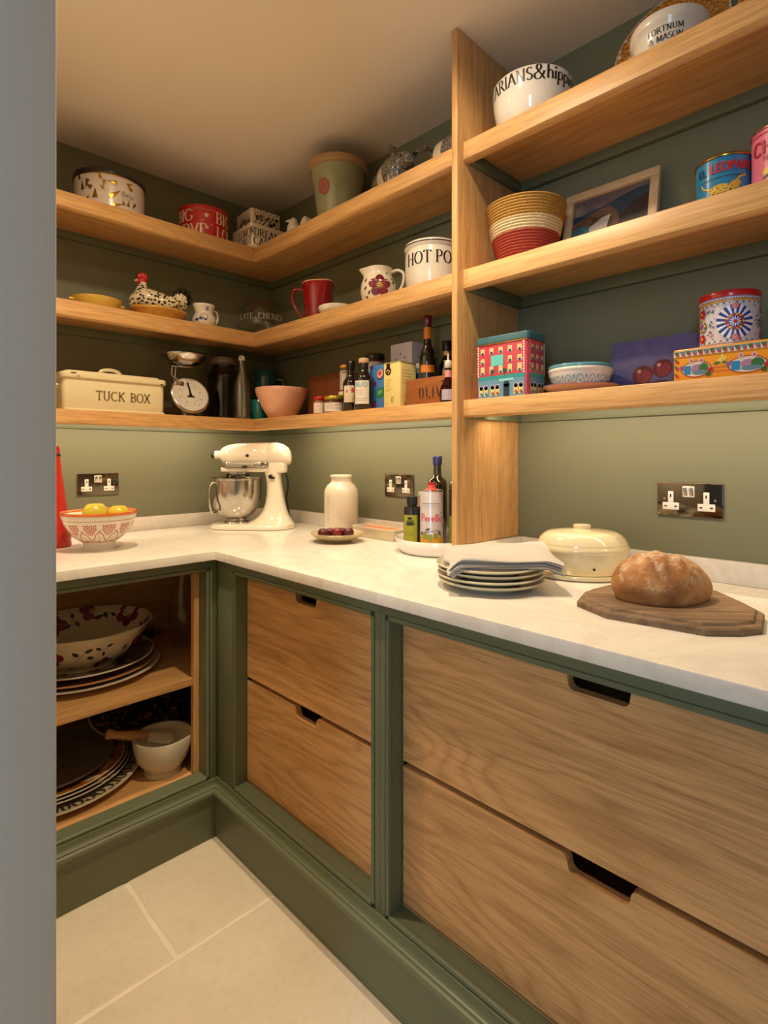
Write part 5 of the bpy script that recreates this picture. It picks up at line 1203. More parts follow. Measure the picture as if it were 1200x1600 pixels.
def fruit(name, label_text, cat, c, r, mat, grp, stem=True, sz=.9):
    t = thing(name, label_text, cat, (c[0], c[1], c[2]-r*sz), 0, grp)
    p = []
    for i in range(13):
        a = pi*i/12; q = r*sin(a)**.9; z = -r*sz*cos(a)
        if i < 2: z += r*.06*(2-i)
        if i > 10: z -= r*.12*(i-10)
        p.append((q if 0 < i < 12 else 0, z+r*sz))
    mk('flesh', lathe(p, 28), mat, t, ang=80)
    if stem: mk('stem', loft([(0, 0, r*2*sz-r*.3), (.002, .001, r*2*sz+.004)], [.0014, .0010], 6), plain((90, 64, 30), .7), t)
    return t
APPLE = plain((206, 190, 60), .25, coat=.3, var=.12, nscale=30); APPLE2 = plain((216, 190, 50), .25, coat=.3, var=.15, nscale=24)
fruit('apple', 'larger yellow-green apple, left in the red painted bowl', 'apple', (-.912, -.385, ZW+.117), .037, APPLE, 'apples in the painted bowl', False)
fruit('apple', 'yellow apple with a small blush, right in the red painted bowl', 'apple', (-.850, -.412, ZW+.112), .032, APPLE2, 'apples in the painted bowl', False)
fruit('apple', 'yellow apple low at the far side of the red painted bowl', 'apple', (-.905, -.330, ZW+.088), .030, APPLE, 'apples in the painted bowl', False)

# stand mixer ---------------------------------------------------------
t = thing('stand_mixer', 'cream stand mixer with a steel bowl in the worktop corner', 'mixer', (-.262, -.262, ZW), atan2(-.7007, .7135)+radians(2))
MX = plain((236, 226, 206), .12, coat=.7, var=.008)
# local x: towards the column, y: away from the camera
def rr_outline(x0, x1, w0, w1, n=10):
    """rounded outline, narrow nose at x0 and wide heel at x1"""
    P = []
    for i in range(n+1): a = pi/2+pi*i/n; P.append((x0+w0+w0*cos(a), w0*sin(a)))
    for i in range(n+1): a = -pi/2+pi*i/n; P.append((x1-w1*.8+w1*.8*cos(a), w1*sin(a)))
    return P
base_levels = [(0, 1.0), (.004, 1.0), (.012, .985), (.018, .95), (.021, .90)]
P0 = rr_outline(-.178, .172, .085, .105); V = []; 
for z, s in base_levels: V += [((x+.0)*s, yy*s, z+.002) for x, yy in P0]
n = len(P0); Fs = [(k*n+i, k*n+(i+1) % n, (k+1)*n+(i+1) % n, (k+1)*n+i) for k in range(4) for i in range(n)]+[tuple(range(n)), tuple(range(4*n, 5*n))]
mk('base', (V, Fs, None), MX, t, ang=60)
mk('rubber_foot', ([(x*.97, yy*.97, z) for z in (0, .0025) for x, yy in P0], [(i, (i+1) % n, n+(i+1) % n, n+i) for i in range(n)]+[tuple(range(n)), tuple(range(n, 2*n))], None), BLACK, t)
# column: horizontal sections morphing from the wide foot to the neck
secs = [(.015, -.058, .170, .098), (.022, -.030, .166, .088), (.034, .000, .158, .074), (.050, .022, .148, .062), (.075, .040, .138, .054), (.105, .050, .130, .050), (.140, .055, .124, .048), (.175, .056, .118, .047), (.212, .052, .114, .047), (.236, .044, .118, .049)]
V = []; n = 28
for z, x0, x1, w in secs:
    for j in range(n):
        a = 2*pi*j/n; c, d = cos(a), sin(a); c = math.copysign(abs(c)**.75, c); d = math.copysign(abs(d)**.75, d)
        V.append(((x0+x1)/2+(x1-x0)/2*c, w*d, z))
Fs = [(k*n+j, k*n+(j+1) % n, (k+1)*n+(j+1) % n, (k+1)*n+j) for k in range(len(secs)-1) for j in range(n)]+[tuple(range(n)), tuple(range(len(V)-n, len(V)))]
mk('column', (V, Fs, None), MX, t, ang=60)
# head
hs = [(-.138, .300, .018), (-.134, .300, .030), (-.120, .299, .043), (-.095, .299, .053), (-.055, .299, .059), (.0, .299, .0605), (.060, .300, .0605), (.062, .300, .0590), (.064, .300, .0605), (.100, .300, .0605), (.125, .297, .056), (.145, .292, .045), (.155, .288, .030), (.158, .287, .014)]
V = []; n = 32
for x, z, r_ in hs:
    for j in range(n):
        a = 2*pi*j/n; V.append((x, r_*.98*cos(a), z+r_*(.90 if sin(a) > 0 else .72)*sin(a)))
Fs = [(k*n+j, k*n+(j+1) % n, (k+1)*n+(j+1) % n, (k+1)*n+j) for k in range(len(hs)-1) for j in range(n)]+[tuple(range(n)), tuple(range(len(V)-n, len(V)))]
mk('head', (V, Fs, None), MX, t, ang=50)
mk('lower_housing', join(bbox(-.132, .072, -.050, .050, .232, .252, .005, 3, .035), bbox(.05, .140, -.046, .046, .228, .275, .008, 3, .03)), MX, t, ang=60)
mk('trim_band', bbox(-.126, .078, -.0605, .0605, .253, .273, .002, 2, .040), CHROME, t, ang=50)
mb = plane((0, -.0608, 0), (1, 0, 0), (0, 0, 1), .0004)
deco('band_print', join(*tiny([(.0, .030, .264)], mb, 0, .0012), line2([(.052, .260), (.058, .266), (.064, .260)], .0012, mb)), [INK], t)
mk('attachment_hub', xf(lathe([(0, -.020), (.017, -.020), (.0185, -.012), (.0175, .012), (0, .014)], 28), T(-.146, 0, .302)@RY(-pi/2)), MX, t, ang=50)
mk('hub_knob', xf(lathe([(0, 0), (.010, 0), (.0115, .003), (.0115, .010), (.008, .014), (0, .015)], 20), T(-.160, -.004, .300)@RY(-pi/2)), BLACK, t, ang=50)
mk('tilt_lever', bbox(-.034, -.014, -.0665, -.060, .250, .259, .002), BLACK, t); mk('speed_knob', bbox(.0, .012, -.066, -.060, .258, .264, .002), CHROME, t)
mk('badge', xf(lathe([(0, 0), (.0065, 0), (.0065, .002), (0, .002)], 20), T(-.014, -.0592, .300)@RX(pi/2)), BLACK, t)
mk('lock_knob', join(xf(lathe([(0, 0), (.008, 0), (.009, .004), (.008, .012), (0, .013)], 18), T(.078, -.046, .214)@RX(pi/2)), bbox(.080, .096, -.058, -.048, .205, .214, .002)), BLACK, t, ang=50)
mk('screw', xf(lathe([(0, 0), (.0035, 0), (.003, .0015), (0, .0015)], 14), T(.066, -.0490, .190)@RX(pi/2)), CHROME, t)
mk('cable', loft(smoothpath([(.120, .03, .235), (.134, .03, .21), (.138, .03, .17), (.132, .03, .12), (.142, .03, .06), (.150, .06, .012)], 5), .004, 8), BLACK, t)
mk('planetary_disc', xf(lathe([(0, 0), (.040, 0), (.046, .004), (.048, .014), (.048, .022), (0, .022)], 40), T(-.066, 0, .211)), STEEL, t, ang=50)
mk('beater_shaft', xf(lathe([(0, -.04), (.008, -.04), (.008, .002), (0, .002)], 16), T(-.066, 0, .209)), STEEL, t)
bp = [(0, 0), (.050, 0), (.052, .003), (.050, .008), (.042, .012), (.041, .018), (.052, .024), (.072, .040), (.090, .066), (.101, .098), (.1045, .130), (.1045, .180), (.1075, .183), (.1075, .188), (.1035, .188), (.102, .18), (.102, .13), (.098, .098), (.086, .068), (.068, .042), (.04, .026), (0, .024)]
mk('mixing_bowl', xf(lathe(bp, 80), T(-.072, 0, .021)), STEEL, t, ang=40)
hp = [(-.128, -.066, .186), (-.150, -.084, .190), (-.160, -.092, .160), (-.158, -.090, .110), (-.150, -.082, .072), (-.134, -.066, .072), (-.128, -.060, .082)]
hp = [(x_-.0, y_, z_) for x_, y_, z_ in hp]
mk('bowl_handle', loft(smoothpath(hp, 5), [(.009, .0035)]*31, 12), STEEL, t, ang=60)
# white stoneware bottle jar
x, y = -.100, -.634
t = thing('stoneware_jar', 'tall white stoneware jar with a short neck, behind the plum plate', 'jar', (x, y, ZW))
mk('jar', lathe([(0, 0), (.062, 0), (.066, .004), (.0665, .150), (.064, .168), (.054, .186), (.043, .194), (.040, .200), (.040, .212), (.043, .216), (.0435, .222), (.040, .225), (.036, .222), (.035, .2), (.06, .16), (.062, .01), (0, .008)], 64), plain((226, 216, 198), .2, coat=.45, var=.02), t, ang=60)
m = cyl(.0666, facing(x, y, -.85), .0004)
deco('stamped_marks', join(*[line2([(-.006, .045+.012*i), (.004+.003*(i % 2), .047+.012*i)], .0016, m) for i in range(9)]), [solid((150, 136, 116), .5)], t)
# plate of plums
x, y = -.252, -.795
t = thing('stoneware_plate', 'small speckled stoneware plate holding dark plums', 'plate', (x, y, ZW))
mk('plate', lathe([(0, .003), (.042, .003), (.044, 0), (.049, 0), (.050, .006), (.072, .013), (.088, .022), (.0935, .030), (.092, .032), (.085, .026), (.070, .018), (.04, .010), (0, .009)], 64), plain((176, 158, 116), .3, coat=.3, var=.1, nscale=40), t, ang=60)
PLUM = plain((78, 18, 34), .22, coat=.4, var=.25, nscale=22)
for i, (dx, dy, r_, wd) in enumerate([(-.046, .022, .0195, 'leftmost dark plum on the speckled plate, set apart from the others'), (-.004, -.002, .0205, 'reddish plum near the middle of the speckled plate, foremost of the plums'), (.024, -.030, .0200, 'rightmost purple plum on the speckled plate'), (.022, .004, .0185, 'purple plum lying behind the right pair on the speckled plate'), (-.010, .032, .0180, 'plum at the back of the speckled plate, partly hidden')]):
    fruit('plum', wd, 'plum', (x+dx, y+dy, ZW+.010+r_*.9+.003), r_, PLUM if i != 1 else plain((120, 24, 36), .22, coat=.4, var=.2, nscale=22), 'plums on the speckled plate', stem=False)
# baking dish
t = thing('baking_dish', 'narrow oblong stoneware dish of salmon-coloured crumble by the wall', 'dish', (-.080, -.838, ZW), 0)
DW = plain((206, 192, 162), .3, coat=.3)
hx, hy = .050, .112
V = []; secs = [(0, .88), (.003, .90), (.030, .985), (.036, 1.0), (.038, .99), (.036, .95), (.028, .93), (.006, .86)]
def rrect(hx, hy, r, n=6): 
    P = []
    for cx_, cy_, a in ((hx-r, hy-r, 0), (-hx+r, hy-r, 90), (-hx+r, -hy+r, 180), (hx-r, -hy+r, 270)):
        P += [(cx_+r*cos(radians(a+90*i/n)), cy_+r*sin(radians(a+90*i/n))) for i in range(n+1)]
    return P
for z, s in secs: V += [(px, py, z) for px, py in rrect(hx*(1-(1-s)*1.2), hy*(1-(1-s)*.6), .016)]
n = 28; Fs = [(k*n+j, k*n+(j+1) % n, (k+1)*n+(j+1) % n, (k+1)*n+j) for k in range(len(secs)-1) for j in range(n)]+[tuple(range(n)), tuple(range(len(V)-n, len(V)))]
mk('dish', (V, Fs, None), DW, t, ang=50)
V = []; Fs = []; rnd = random.Random(8); nx, ny = 10, 24
for j in range(ny+1):
    for i in range(nx+1): V.append((-hx*.88+2*hx*.88*i/nx, -hy*.93+2*hy*.93*j/ny, .028+rnd.uniform(0, .005)))
for j in range(ny):
    for i in range(nx): a = j*(nx+1)+i; Fs.append((a, a+1, a+nx+2, a+nx+1))
mk('crumble', (V, Fs, None), plain((214, 136, 84), .8, var=.15, nscale=80, bump=.5), t, ang=80, kind='stuff')
P = rrect(hx*.97, hy*.985, .016, 8); P = [P[i] for i in range(len(P))]
Q = dens(P+[P[0]], .008)
mk('beaded_rim', join(*[xf(sphere(.0028, 1, 1, 1, 8, 6), T(px, py, .0385)) for px, py in Q[:-1]]), plain((226, 214, 190), .3, coat=.3), t, kind='stuff')
# round white tray with bottles
t = thing('oval_tray', 'round white low tray holding the oil bottles', 'tray', (-.150, -1.172, ZW))
mk('tray', lathe([(0, 0), (.118, 0), (.124, .003), (.134, .020), (.140, .043), (.1385, .045), (.136, .043), (.130, .020), (.120, .006), (0, .005)], 80), WHITEG, t, ang=60)
ZT_ = ZW+.0055
x, y = -.203, -1.103
t = bottle('small black bottle with an olive green label in the white tray', x, y, [(0, 0), (.0245, 0), (.0265, .003), (.0265, .128), (.024, .133), (.014, .135), (.014, .138), (0, .138)], plain((20, 18, 16), .3, coat=.3), z=ZT_, grp='bottles in the white tray')
mk('cap', lathe([(0, .1385), (.0172, .1385), (.0178, .140), (.0168, .162), (.0150, .165), (0, .163)], 32), BLACK, t, ang=50)
label(.0265, facing(x, y, -.25), .012, .108, .0245, solid((150, 150, 40), .5), t)
m = cyl(.0265, facing(x, y, -.25), .0008)
deco('label_print', join(*[line2([(-.012, .078+.004*i), (-.004, .082+.004*i+.003*sin(i*2)), (.004, .078+.004*i), (.012, .080+.004*i)], .0022, m) for i in range(4)], disc(0, .098, .008, m, 0, 14, .004), *[leaf2(.0, .076, .016, .006, a, m) for a in (.4, 1.2, 2.0, 2.8)], *tiny([(-.014, .014, .052), (-.014, .014, .046)], m, 0, .0008)), [plain((30, 34, 16), .5)], t)
x, y = -.188, -1.171
t = thing('oil_can', 'silver and gold olive oil can with a red pouring cap in the white tray', 'can', (x, y, ZT_), 0, 'bottles in the white tray')
mk('upper_body', lathe([(.0355, .045), (.0355, .182), (.034, .186), (.030, .187), (0, .185)], 56), plain((206, 198, 200), .3, .25, coat=.3), t, ang=50)
mk('lower_body', lathe([(0, 0), (.0345, 0), (.0360, .003), (.0356, .005), (.0356, .0455), (.0354, .0455)], 56), plain((206, 150, 40), .3, .2, coat=.3), t, ang=50)
mk('rim', lathe([(.0357, .184), (.0364, .186), (.0357, .1885), (.033, .188)], 56), CHROME, t)
mk('pouring_cap', join(lathe([(0, .187), (.017, .187), (.0175, .191), (.012, .193), (.011, .203), (.0, .204)], 28)), plain((226, 90, 80), .35), t, ang=50)
mk('cap_tab', join(xf(lathe([(.006, -.002), (.010, -.002), (.010, .003), (.006, .003), (.006, -.002)], 24), T(0, 0, .207)@RX(radians(8)))), plain((200, 14, 18), .3), t, ang=50)
m = cyl(.0356, facing(x, y), .0006); m2 = cyl(.0356, facing(x, y), .0010); m3 = cyl(.0356, facing(x, y), .0014)
D = [text('Perello', .022, m, -.036, .094, 0, .16, .06, True, .05, 0, 1.0), line2([(.029, .118), (.032, .122)], .002, m, 0)]
D += tiny([(-.030, .026, .148)], m, 1, .0016)+tiny([(-.028, .024, .142), (-.028, .024, .137)], m, 2, .0008)
D += [poly2([(-.04, .044), (-.04, .050), (.0, .046), (.04, .062), (.04, .044)], m, 3)]
D += [line2([(-.034, .058), (-.010, .062), (.020, .066), (.032, .060)], .0016, m2, 4)]
D += [disc(-.022, .050, .0085, m3, 5, 14, .010), disc(-.006, .044, .009, m3, 5, 14, .011), disc(.012, .050, .0075, m3, 5, 14, .009), leaf2(-.020, .066, .018, .006, .4, m3, 4), leaf2(.020, .064, .018, .007, -.9, m3, 4), leaf2(-.030, .062, .014, .006, -2.2, m3, 4)]
deco('label_print', join(*D), [solid((206, 40, 50), .4), solid((60, 56, 70), .4), solid((120, 116, 130), .4), plain((206, 150, 40), .3, .2, coat=.3), solid((60, 80, 40), .4), solid((130, 140, 50), .35)], t)
GG = plain((24, 26, 8), .05, coat=1, var=.2, nscale=9)
def oilb(label_text, x, y):
    t = bottle(label_text, x, y, [(0, 0), (.029, 0), (.032, .003), (.032, .198), (.030, .212), (.016, .224), (.0135, .234), (.0125, .262), (0, .262)], GG, z=ZT_, grp='bottles in the white tray')
    mk('cap', lathe([(.0130, .262), (.0150, .263), (.0160, .280), (.0160, .290), (.0150, .292), (0, .292)], 32), plain((34, 36, 86), .3, coat=.3), t, ang=50)
    return t
oilb('tall green glass bottle with a navy cap behind the olive oil can', -.085, -1.108)
t = oilb('tall dark green bottle with a navy cap, half hidden by the oak upright', -.140, -1.242)
label(.032, facing(-.140, -1.242, -.5), .030, .110, .028, solid((110, 116, 40), .5), t)
t = thing('spice_jar', 'slim glass jar with a pale lid behind the black bottle', 'jar', (-.068, -1.075+.02, ZT_ if False else ZW), 0)
bpy.data.objects[t.name].location = (-.080, -1.045, ZT_)
mk('jar', lathe([(0, 0), (.018, 0), (.020, .003), (.020, .150), (.017, .156), (0, .156)], 28), plain((150, 122, 100), .15, coat=.7), t, ang=50)
mk('lid', lathe([(.0, .157), (.0195, .157), (.0205, .159), (.0205, .170), (.019, .172), (0, .172)], 28), plain((176, 164, 146), .35), t, ang=50)
# plates with napkin
PLT = plain((186, 182, 154), .25, coat=.35, var=.02)
x, y = -.430, -1.556
p0 = [(0, .003), (.062, .003), (.064, 0), (.068, 0), (.069, .004), (.095, .009), (.112, .0145), (.1185, .0185), (.119, .0205), (.1175, .0215), (.110, .018), (.092, .0125), (.066, .0075), (0, .006)]
wd = ['bottom plate', 'second plate from the bottom', 'third plate from the bottom', 'top plate']
t0 = None
for k in range(4):
    lb = 'grey-green dinner plate, %s of the stack under the linen napkin' % wd[k]
    if k == 0:
        t0 = thing('dinner_plate', lb, 'plate', (x, y, ZW), 0, 'stack of plates under the napkin')
        mk('plate', lathe(p0, 72), PLT, t0, ang=60)
        mk('glazed_rim', lathe([(.1180, .0180), (.1195, .0200), (.1182, .0221), (.1165, .0213)], 72), plain((214, 204, 172), .2, coat=.4), t0, ang=60)
    else: dup(t0, (x+.002*(-1)**k, y+.0015*k, ZW+.0112*k), .3*k, lb)
# folded linen napkin
t = thing('napkin', 'folded grey-white linen napkin draped over the plate stack', 'napkin', (x+.010, y-.018, ZW+.0112*3+.0215), atan2(-.7007, .7135)+radians(-2))
def sheet_path(layers, half, gap, drop):
    P = []; 
    for k in range(layers):
        z = k*gap; n = 22
        xs = [-half+2*half*i/n for i in range(n+1)]
        if k % 2: xs = xs[::-1]
        P += [(q, z) for q in xs]
        if k < layers-1:
            s = 1 if k % 2 == 0 else -1
            P += [(s*(half+gap*.5*sin(a)), z+gap*.5-gap*.5*cos(a)) for a in (radians(45), radians(90), radians(135))]
    return P
LIN = None
def linen():
    s = NT('linen'); v = s.coord(); w1 = s.n('ShaderNodeTexWave'); w1.inputs['Scale'].default_value = 420; s.l(v, w1.inputs['Vector']); b = s.noise(v, 500, 2); c = s.noise(v, 12, 2)
    s.l(s.ramp(b, [(.3, lin((182, 174, 164))), (.7, lin((214, 206, 196)))]), s.b.inputs['Base Color']); s.set(rough=.9, sheen=.3); s.bump(s.math('ADD', b, w1.outputs[0]), .25, .0006); return s.m
LIN = linen()
hl, hw = .118, .088; g = .0052; P = sheet_path(5, hl, g, 0); ny = 18; th = .0036
def nap(px, q, z):
    """px along, q across (-1..1); sag beyond the plate edges"""
    yy = q*hw*(1-.04*sin(px*18)); r_ = hypot(px, yy)
    dz = 0
    if px > .085: dz -= (px-.085)*.34*(1-z/.03*.3)
    if px < -.10: dz -= (-.10-px)*.8
    if q < -.55: dz -= (-.55-q)*.010
    up = (z/.025)
    dz += up*(.010*max(0, px/.118)**2*(q+.6)+.003*sin(px*30+q*2)+.0035*sin(q*5+px*9)+.006*max(0, q)*(1 if px > 0 else .6))
    sh = .006*sin(z*500+px*4)*(q < -.5)*(-q)
    return (px+.004*sin(q*4+z*200), yy+sh, max(z+dz+.001, -.0005 if r_ < .121 else -.020))
V = []; m_ = len(P)
nrm = []
for i in range(m_):
    a, b = P[max(0, i-1)], P[min(m_-1, i+1)]; dx, dz = b[0]-a[0], b[1]-a[1]; L_ = hypot(dx, dz) or 1; nrm.append((-dz/L_, dx/L_))
for s in (-1, 1):
    for i, (px, z) in enumerate(P):
        for j in range(ny+1):
            q = -1+2*j/ny; V.append(nap(px+nrm[i][0]*th*.5*s, q, z+.002+nrm[i][1]*th*.5*s))
Fs = []; N1 = ny+1; off = m_*N1
for i in range(m_-1):
    for j in range(ny):
        a = i*N1+j; Fs.append((a, a+1, a+N1+1, a+N1)); Fs.append((off+a, off+a+N1, off+a+N1+1, off+a+1))
for i in range(m_-1):
    for j in (0, ny): a = i*N1+j; Fs.append((a, a+N1, off+a+N1, off+a))
for j in range(ny):
    for i in (0, m_-1): a = i*N1+j; Fs.append((a, a+1, off+a+1, off+a))
mk('cloth', (V, Fs, None), LIN, t, ang=80)
# bread baker
x, y = -.152, -1.640
t = thing('bread_cloche', 'cream ceramic bread cloche with a ridged dome, knob and flat base', 'bread cloche', (x, y, ZW), radians(-45))
CB = plain((226, 210, 170), .15, coat=.6, var=.01); ex, ey = 1.08, .92
mk('base_plate', lathe([(0, 0), (.112, 0), (.118, .003), (.121, .009), (.119, .013), (.114, .012), (.110, .010), (0, .010)], 80, ex, ey), CB, t, ang=60)
dm = [(.0985, .0105), (.1005, .013), (.1020, .060), (.1030, .064), (.1055, .066), (.1055, .072), (.1020, .076), (.1015, .080), (.1010, .083), (.0970, .088), (.0965, .092), (.0900, .097), (.0890, .100), (.0800, .105), (.0780, .1065), (.0650, .1090), (.0400, .1120), (.0200, .1130), (.0185, .1150), (.0205, .1200), (.0200, .1235), (.0160, .1255), (0, .1262)]
dm = [(r_*1.0, z) for r_, z in dm]
mk('dome', lathe(dm, 88, ex, ey), CB, t, ang=50)
mk('vent_hole', xf(lathe([(0, 0), (.0030, 0), (.0030, .0008), (0, .0008)], 14), T(*cyl(.1018, facing(x, y)+radians(45)+.30, 0, ex, ey)(0, .028))@RZ(facing(x, y)+radians(45)+.30)@RY(pi/2)), BLACK, t)
mr_ = lambda s, q: ((.052+q)*cos(s)*ex, (.052+q)*sin(s)*ey, .1112)
D = []
for c0, wrd in ((facing(x, y)+radians(45)-1.45, 'The'), (facing(x, y)+radians(45)-.75+0, 'Bread'), (facing(x, y)+radians(45)+1.1, 'Baker')):
    w_ = textw(wrd.replace('T', 'T').replace('k', 'h'), .012); v, f_, mi = text(wrd.replace('k', 'h'), .010, lambda a, b: (a, b, 0), None, 0, 0, .14, .07, False, .1, .25)
    V = []
    for a, b, _ in v:
        s_ = c0+(a/.066); rr_ = .062+b; V.append((rr_*cos(s_)*ex, rr_*sin(s_)*ey, .1120 if rr_ < .062 else .1108))
    D.append((V, f_, mi))
if False: deco('faint_script', join(*D), [solid((150, 136, 90), .4)], t)
# bread board and loaf
def boardwood():
    s = NT('worn_board'); v = s.coord((1, 1, 1), (0, 0, radians(52))); c = s.n('ShaderNodeMapping'); c.inputs['Scale'].default_value = (4, 60, 60); s.l(v, c.inputs[0])
    a = s.noise(c.outputs[0], 1, 5, .65); b = s.noise(v, 16, 4)
    k = s.ramp(a, [(.3, lin((96, 74, 54))), (.7, lin((156, 128, 98)))]); k = s.mix(.5, k, s.ramp(b, [(.35, (.62, .56, .50)), (.65, (1, 1, 1))]), 'MULTIPLY'); s.l(k, s.b.inputs['Base Color']); s.set(rough=.7); s.bump(a, .4, .002); return s.m
BW = boardwood()
t = thing('bread_board', 'worn brown octagonal wooden board with raised centre under the loaf', 'board', (-.335, -1.905, ZW))
O = [(-.454, -1.776), (-.495, -1.852), (-.476, -2.009), (-.438, -2.050), (-.396, -2.073), (-.303, -2.058), (-.262, -2.026), (-.190, -1.960), (-.178, -1.860), (-.215, -1.785), (-.278, -1.770), (-.314, -1.763), (-.380, -1.755)]
O = [(a+.335, b+1.905) for a, b in O]
def sc(P, k): return [(a*k, b*k) for a, b in P]
V = []; n = len(O)
for k, z in ((1, 0), (1, .010), (.985, .013), (.93, .0135), (.915, .0180), (.905, .0192)):
    V += [(a, b, z) for a, b in sc(O, k)]
Fs = [(k*n+j, k*n+(j+1) % n, (k+1)*n+(j+1) % n, (k+1)*n+j) for k in range(5) for j in range(n)]+[tuple(range(n)), tuple(range(5*n, 6*n))]
mk('board', (V, Fs, None), BW, t, ang=20)
def crust():
    s = NT('bread_crust'); v = s.coord(); a = s.noise(v, 14, 5, .6); b = s.noise(v, 90, 4, .65); g = s.n('ShaderNodeNewGeometry'); sx = s.n('ShaderNodeSeparateXYZ'); s.l(g.outputs['Normal'], sx.inputs[0])
    k = s.ramp(a, [(.3, lin((120, 72, 34))), (.5, lin((168, 114, 62))), (.7, lin((200, 152, 98)))])
    fl_ = s.ramp(s.math('ADD', s.noise(v, 40, 6, .8), s.math('MULTIPLY', sx.outputs['Z'], .10)), [(.54, (0, 0, 0)), (.70, (.75, .75, .75))])
    k = s.mix(fl_, k, lin((214, 196, 168))); s.l(k, s.b.inputs['Base Color']); s.set(rough=.75); s.bump(b, .5, .002); return s.m
t = thing('bread_loaf', 'crusty flour-dusted bloomer loaf lying on the wooden board', 'bread', (-.350, -1.900, ZW+.0194), atan2(-.7007, .7135)+radians(4))
V = []; n1, n2 = 72, 40; rnd = random.Random(2)
def loaf(u, v):
    """u around, v from bottom (0) to top (1)"""
    a = 2*pi*u; ph = v*pi/2
    lx, ly = .098, .070
    rr_ = cos(ph)**.62 if v < 1 else 0
    x_ = lx*rr_*cos(a); y_ = ly*rr_*sin(a)
    if x_ > 0: y_ *= 1-.28*(x_/lx)
    z_ = .088*sin(ph)**.78*(1-.22*max(0, x_/lx)**1.5+.03*min(0, x_/lx))
    # tuck under at the base
    if v < .18: q = 1-.10*(1-v/.18)**2; x_ *= q; y_ *= q
    # slashes across the top
    if z_ > .035:
        for c, wdt, tilt in ((-.052, .010, .22), (-.020, .012, .30), (.020, .010, .55)):
            dd = (x_-tilt*y_-c)
            f_ = math.exp(-(dd/ wdt)**2)*min(1, (z_-.035)/.03)
            z_ -= .006*f_*(1 if dd < 0 else .3)*.75; z_ += .003*math.exp(-((dd-.013)/.008)**2)*min(1, (z_-.035)/.03)
    nn = noise.noise(Vector((x_*28, y_*28, z_*28)))
    return (x_*(1+.03*nn), y_*(1+.03*nn), z_+.0020*nn*(v > .1))
for i in range(n2):
    for j in range(n1): V.append(loaf(j/n1, i/n2))
V.append(loaf(0, 1)); V.append((0, 0, 0))
Fs = [(i*n1+j, i*n1+(j+1) % n1, (i+1)*n1+(j+1) % n1, (i+1)*n1+j) for i in range(n2-1) for j in range(n1)]
Fs += [((n2-1)*n1+j, (n2-1)*n1+(j+1) % n1, n2*n1) for j in range(n1)]+[((j+1) % n1, j, n2*n1+1) for j in range(n1)]
mk('crust', (V, Fs, None), crust(), t, ang=80)

# ================================================================== SOCKETS
SW = plain((232, 226, 214), .3, coat=.2)
PLATE = plain((120, 112, 100), .10, 1, var=.01)
def socket(lb, loc, rz):
    """local x across the plate, local -y out of the wall, z up"""
    t = thing('wall_socket', lb, 'socket', loc, rz, 'chrome double wall sockets')
    mk('plate', bbox(-.074, .074, -.0050, 0, -.0425, .0425, .0018, 2), PLATE, t, ang=50)
    def outlet(cx):
        o = mk('outlet', join(bbox(cx-.0190, cx+.0190, -.0066, -.0045, -.026, -.008, .0012, 2), bbox(cx-.0065, cx+.0065, -.0068, -.0045, -.010, .020, .0012, 2)), SW, t, ang=50)
        mk('slot', bbox(cx-.0017, cx+.0017, -.0072, -.0066, .005, .013, .0002), BLACK, o); 
        for q in (-1, 1): mk('slot', bbox(cx+q*.0115-.0030, cx+q*.0115+.0030, -.0072, -.0064, -.019, -.0155, .0002), BLACK, o)
    outlet(-.042); outlet(.038)
    o = mk('switch_frame', bbox(-.0150, .0120, -.0062, -.0045, .007, .034, .001, 2), SW, t)
    for q in (-.0085, .0055): mk('rocker', xf(bbox(-.0048, .0048, -.0030, 0, -.010, .010, .001), T(q, -.0060, .0205)@RX(radians(6))), CHROME, o)
    for q in (-.057, .057): mk('screw', xf(lathe([(0, 0), (.0032, 0), (.0028, .0010), (0, .0010)], 14), T(q, -.0048, .001)@RX(pi/2)), CHROME, t)
    return t
s0 = socket('chrome double wall socket above the red painted bowl, left wall section', (-.784, -.0002, 1.090), 0)
dup(s0, (-.0002, -.853, 1.088), -pi/2, 'chrome double wall socket between the white jar and the oil bottles')
dup(s0, (-.0002, -1.844, 1.0895), -pi/2, 'chrome double wall socket on the wall above the loaf, right bay')

# ================================================================== OPEN CABINET
ZC, ZF = .4903, .1833
x, y = -.925, -.300
CW = plain((214, 202, 180), .2, coat=.4)
t = thing('serving_platter', 'large plain cream platter, bottom of the pile on the inner shelf', 'platter', (x, y, ZC), 0, 'plates under the floral bowl')
mk('platter', lathe([(0, .003), (.14, .003), (.143, 0), (.150, 0), (.152, .004), (.20, .012), (.236, .022), (.238, .0245), (.235, .026), (.198, .017), (.14, .008), (0, .007)], 80), CW, t, ang=60)
t = thing('serving_platter', 'orange-rimmed platter, second in the pile on the inner shelf', 'platter', (x, y, ZC+.0125), 0, 'plates under the floral bowl')
mk('platter', lathe([(0, .003), (.13, .003), (.133, 0), (.140, 0), (.142, .004), (.19, .012), (.224, .022), (.223, .026), (.188, .017), (.13, .008), (0, .007)], 80), plain((196, 140, 84), .3, coat=.3), t, ang=60)
def darkfloral():
    s = NT('dark_floral_glaze'); v = s.coord(); a = s.noise(v, 18, 3, .55, .8); k = s.ramp(a, [(.44, lin((206, 190, 164))), (.50, lin((60, 30, 40))), (.58, lin((90, 34, 52))), (.66, lin((40, 40, 38)))]); s.l(k, s.b.inputs['Base Color']); s.set(rough=.2, coat=.4); return s.m
t = thing('serving_platter', 'dark flower-patterned platter directly under the floral bowl', 'platter', (x, y, ZC+.0255), 0, 'plates under the floral bowl')
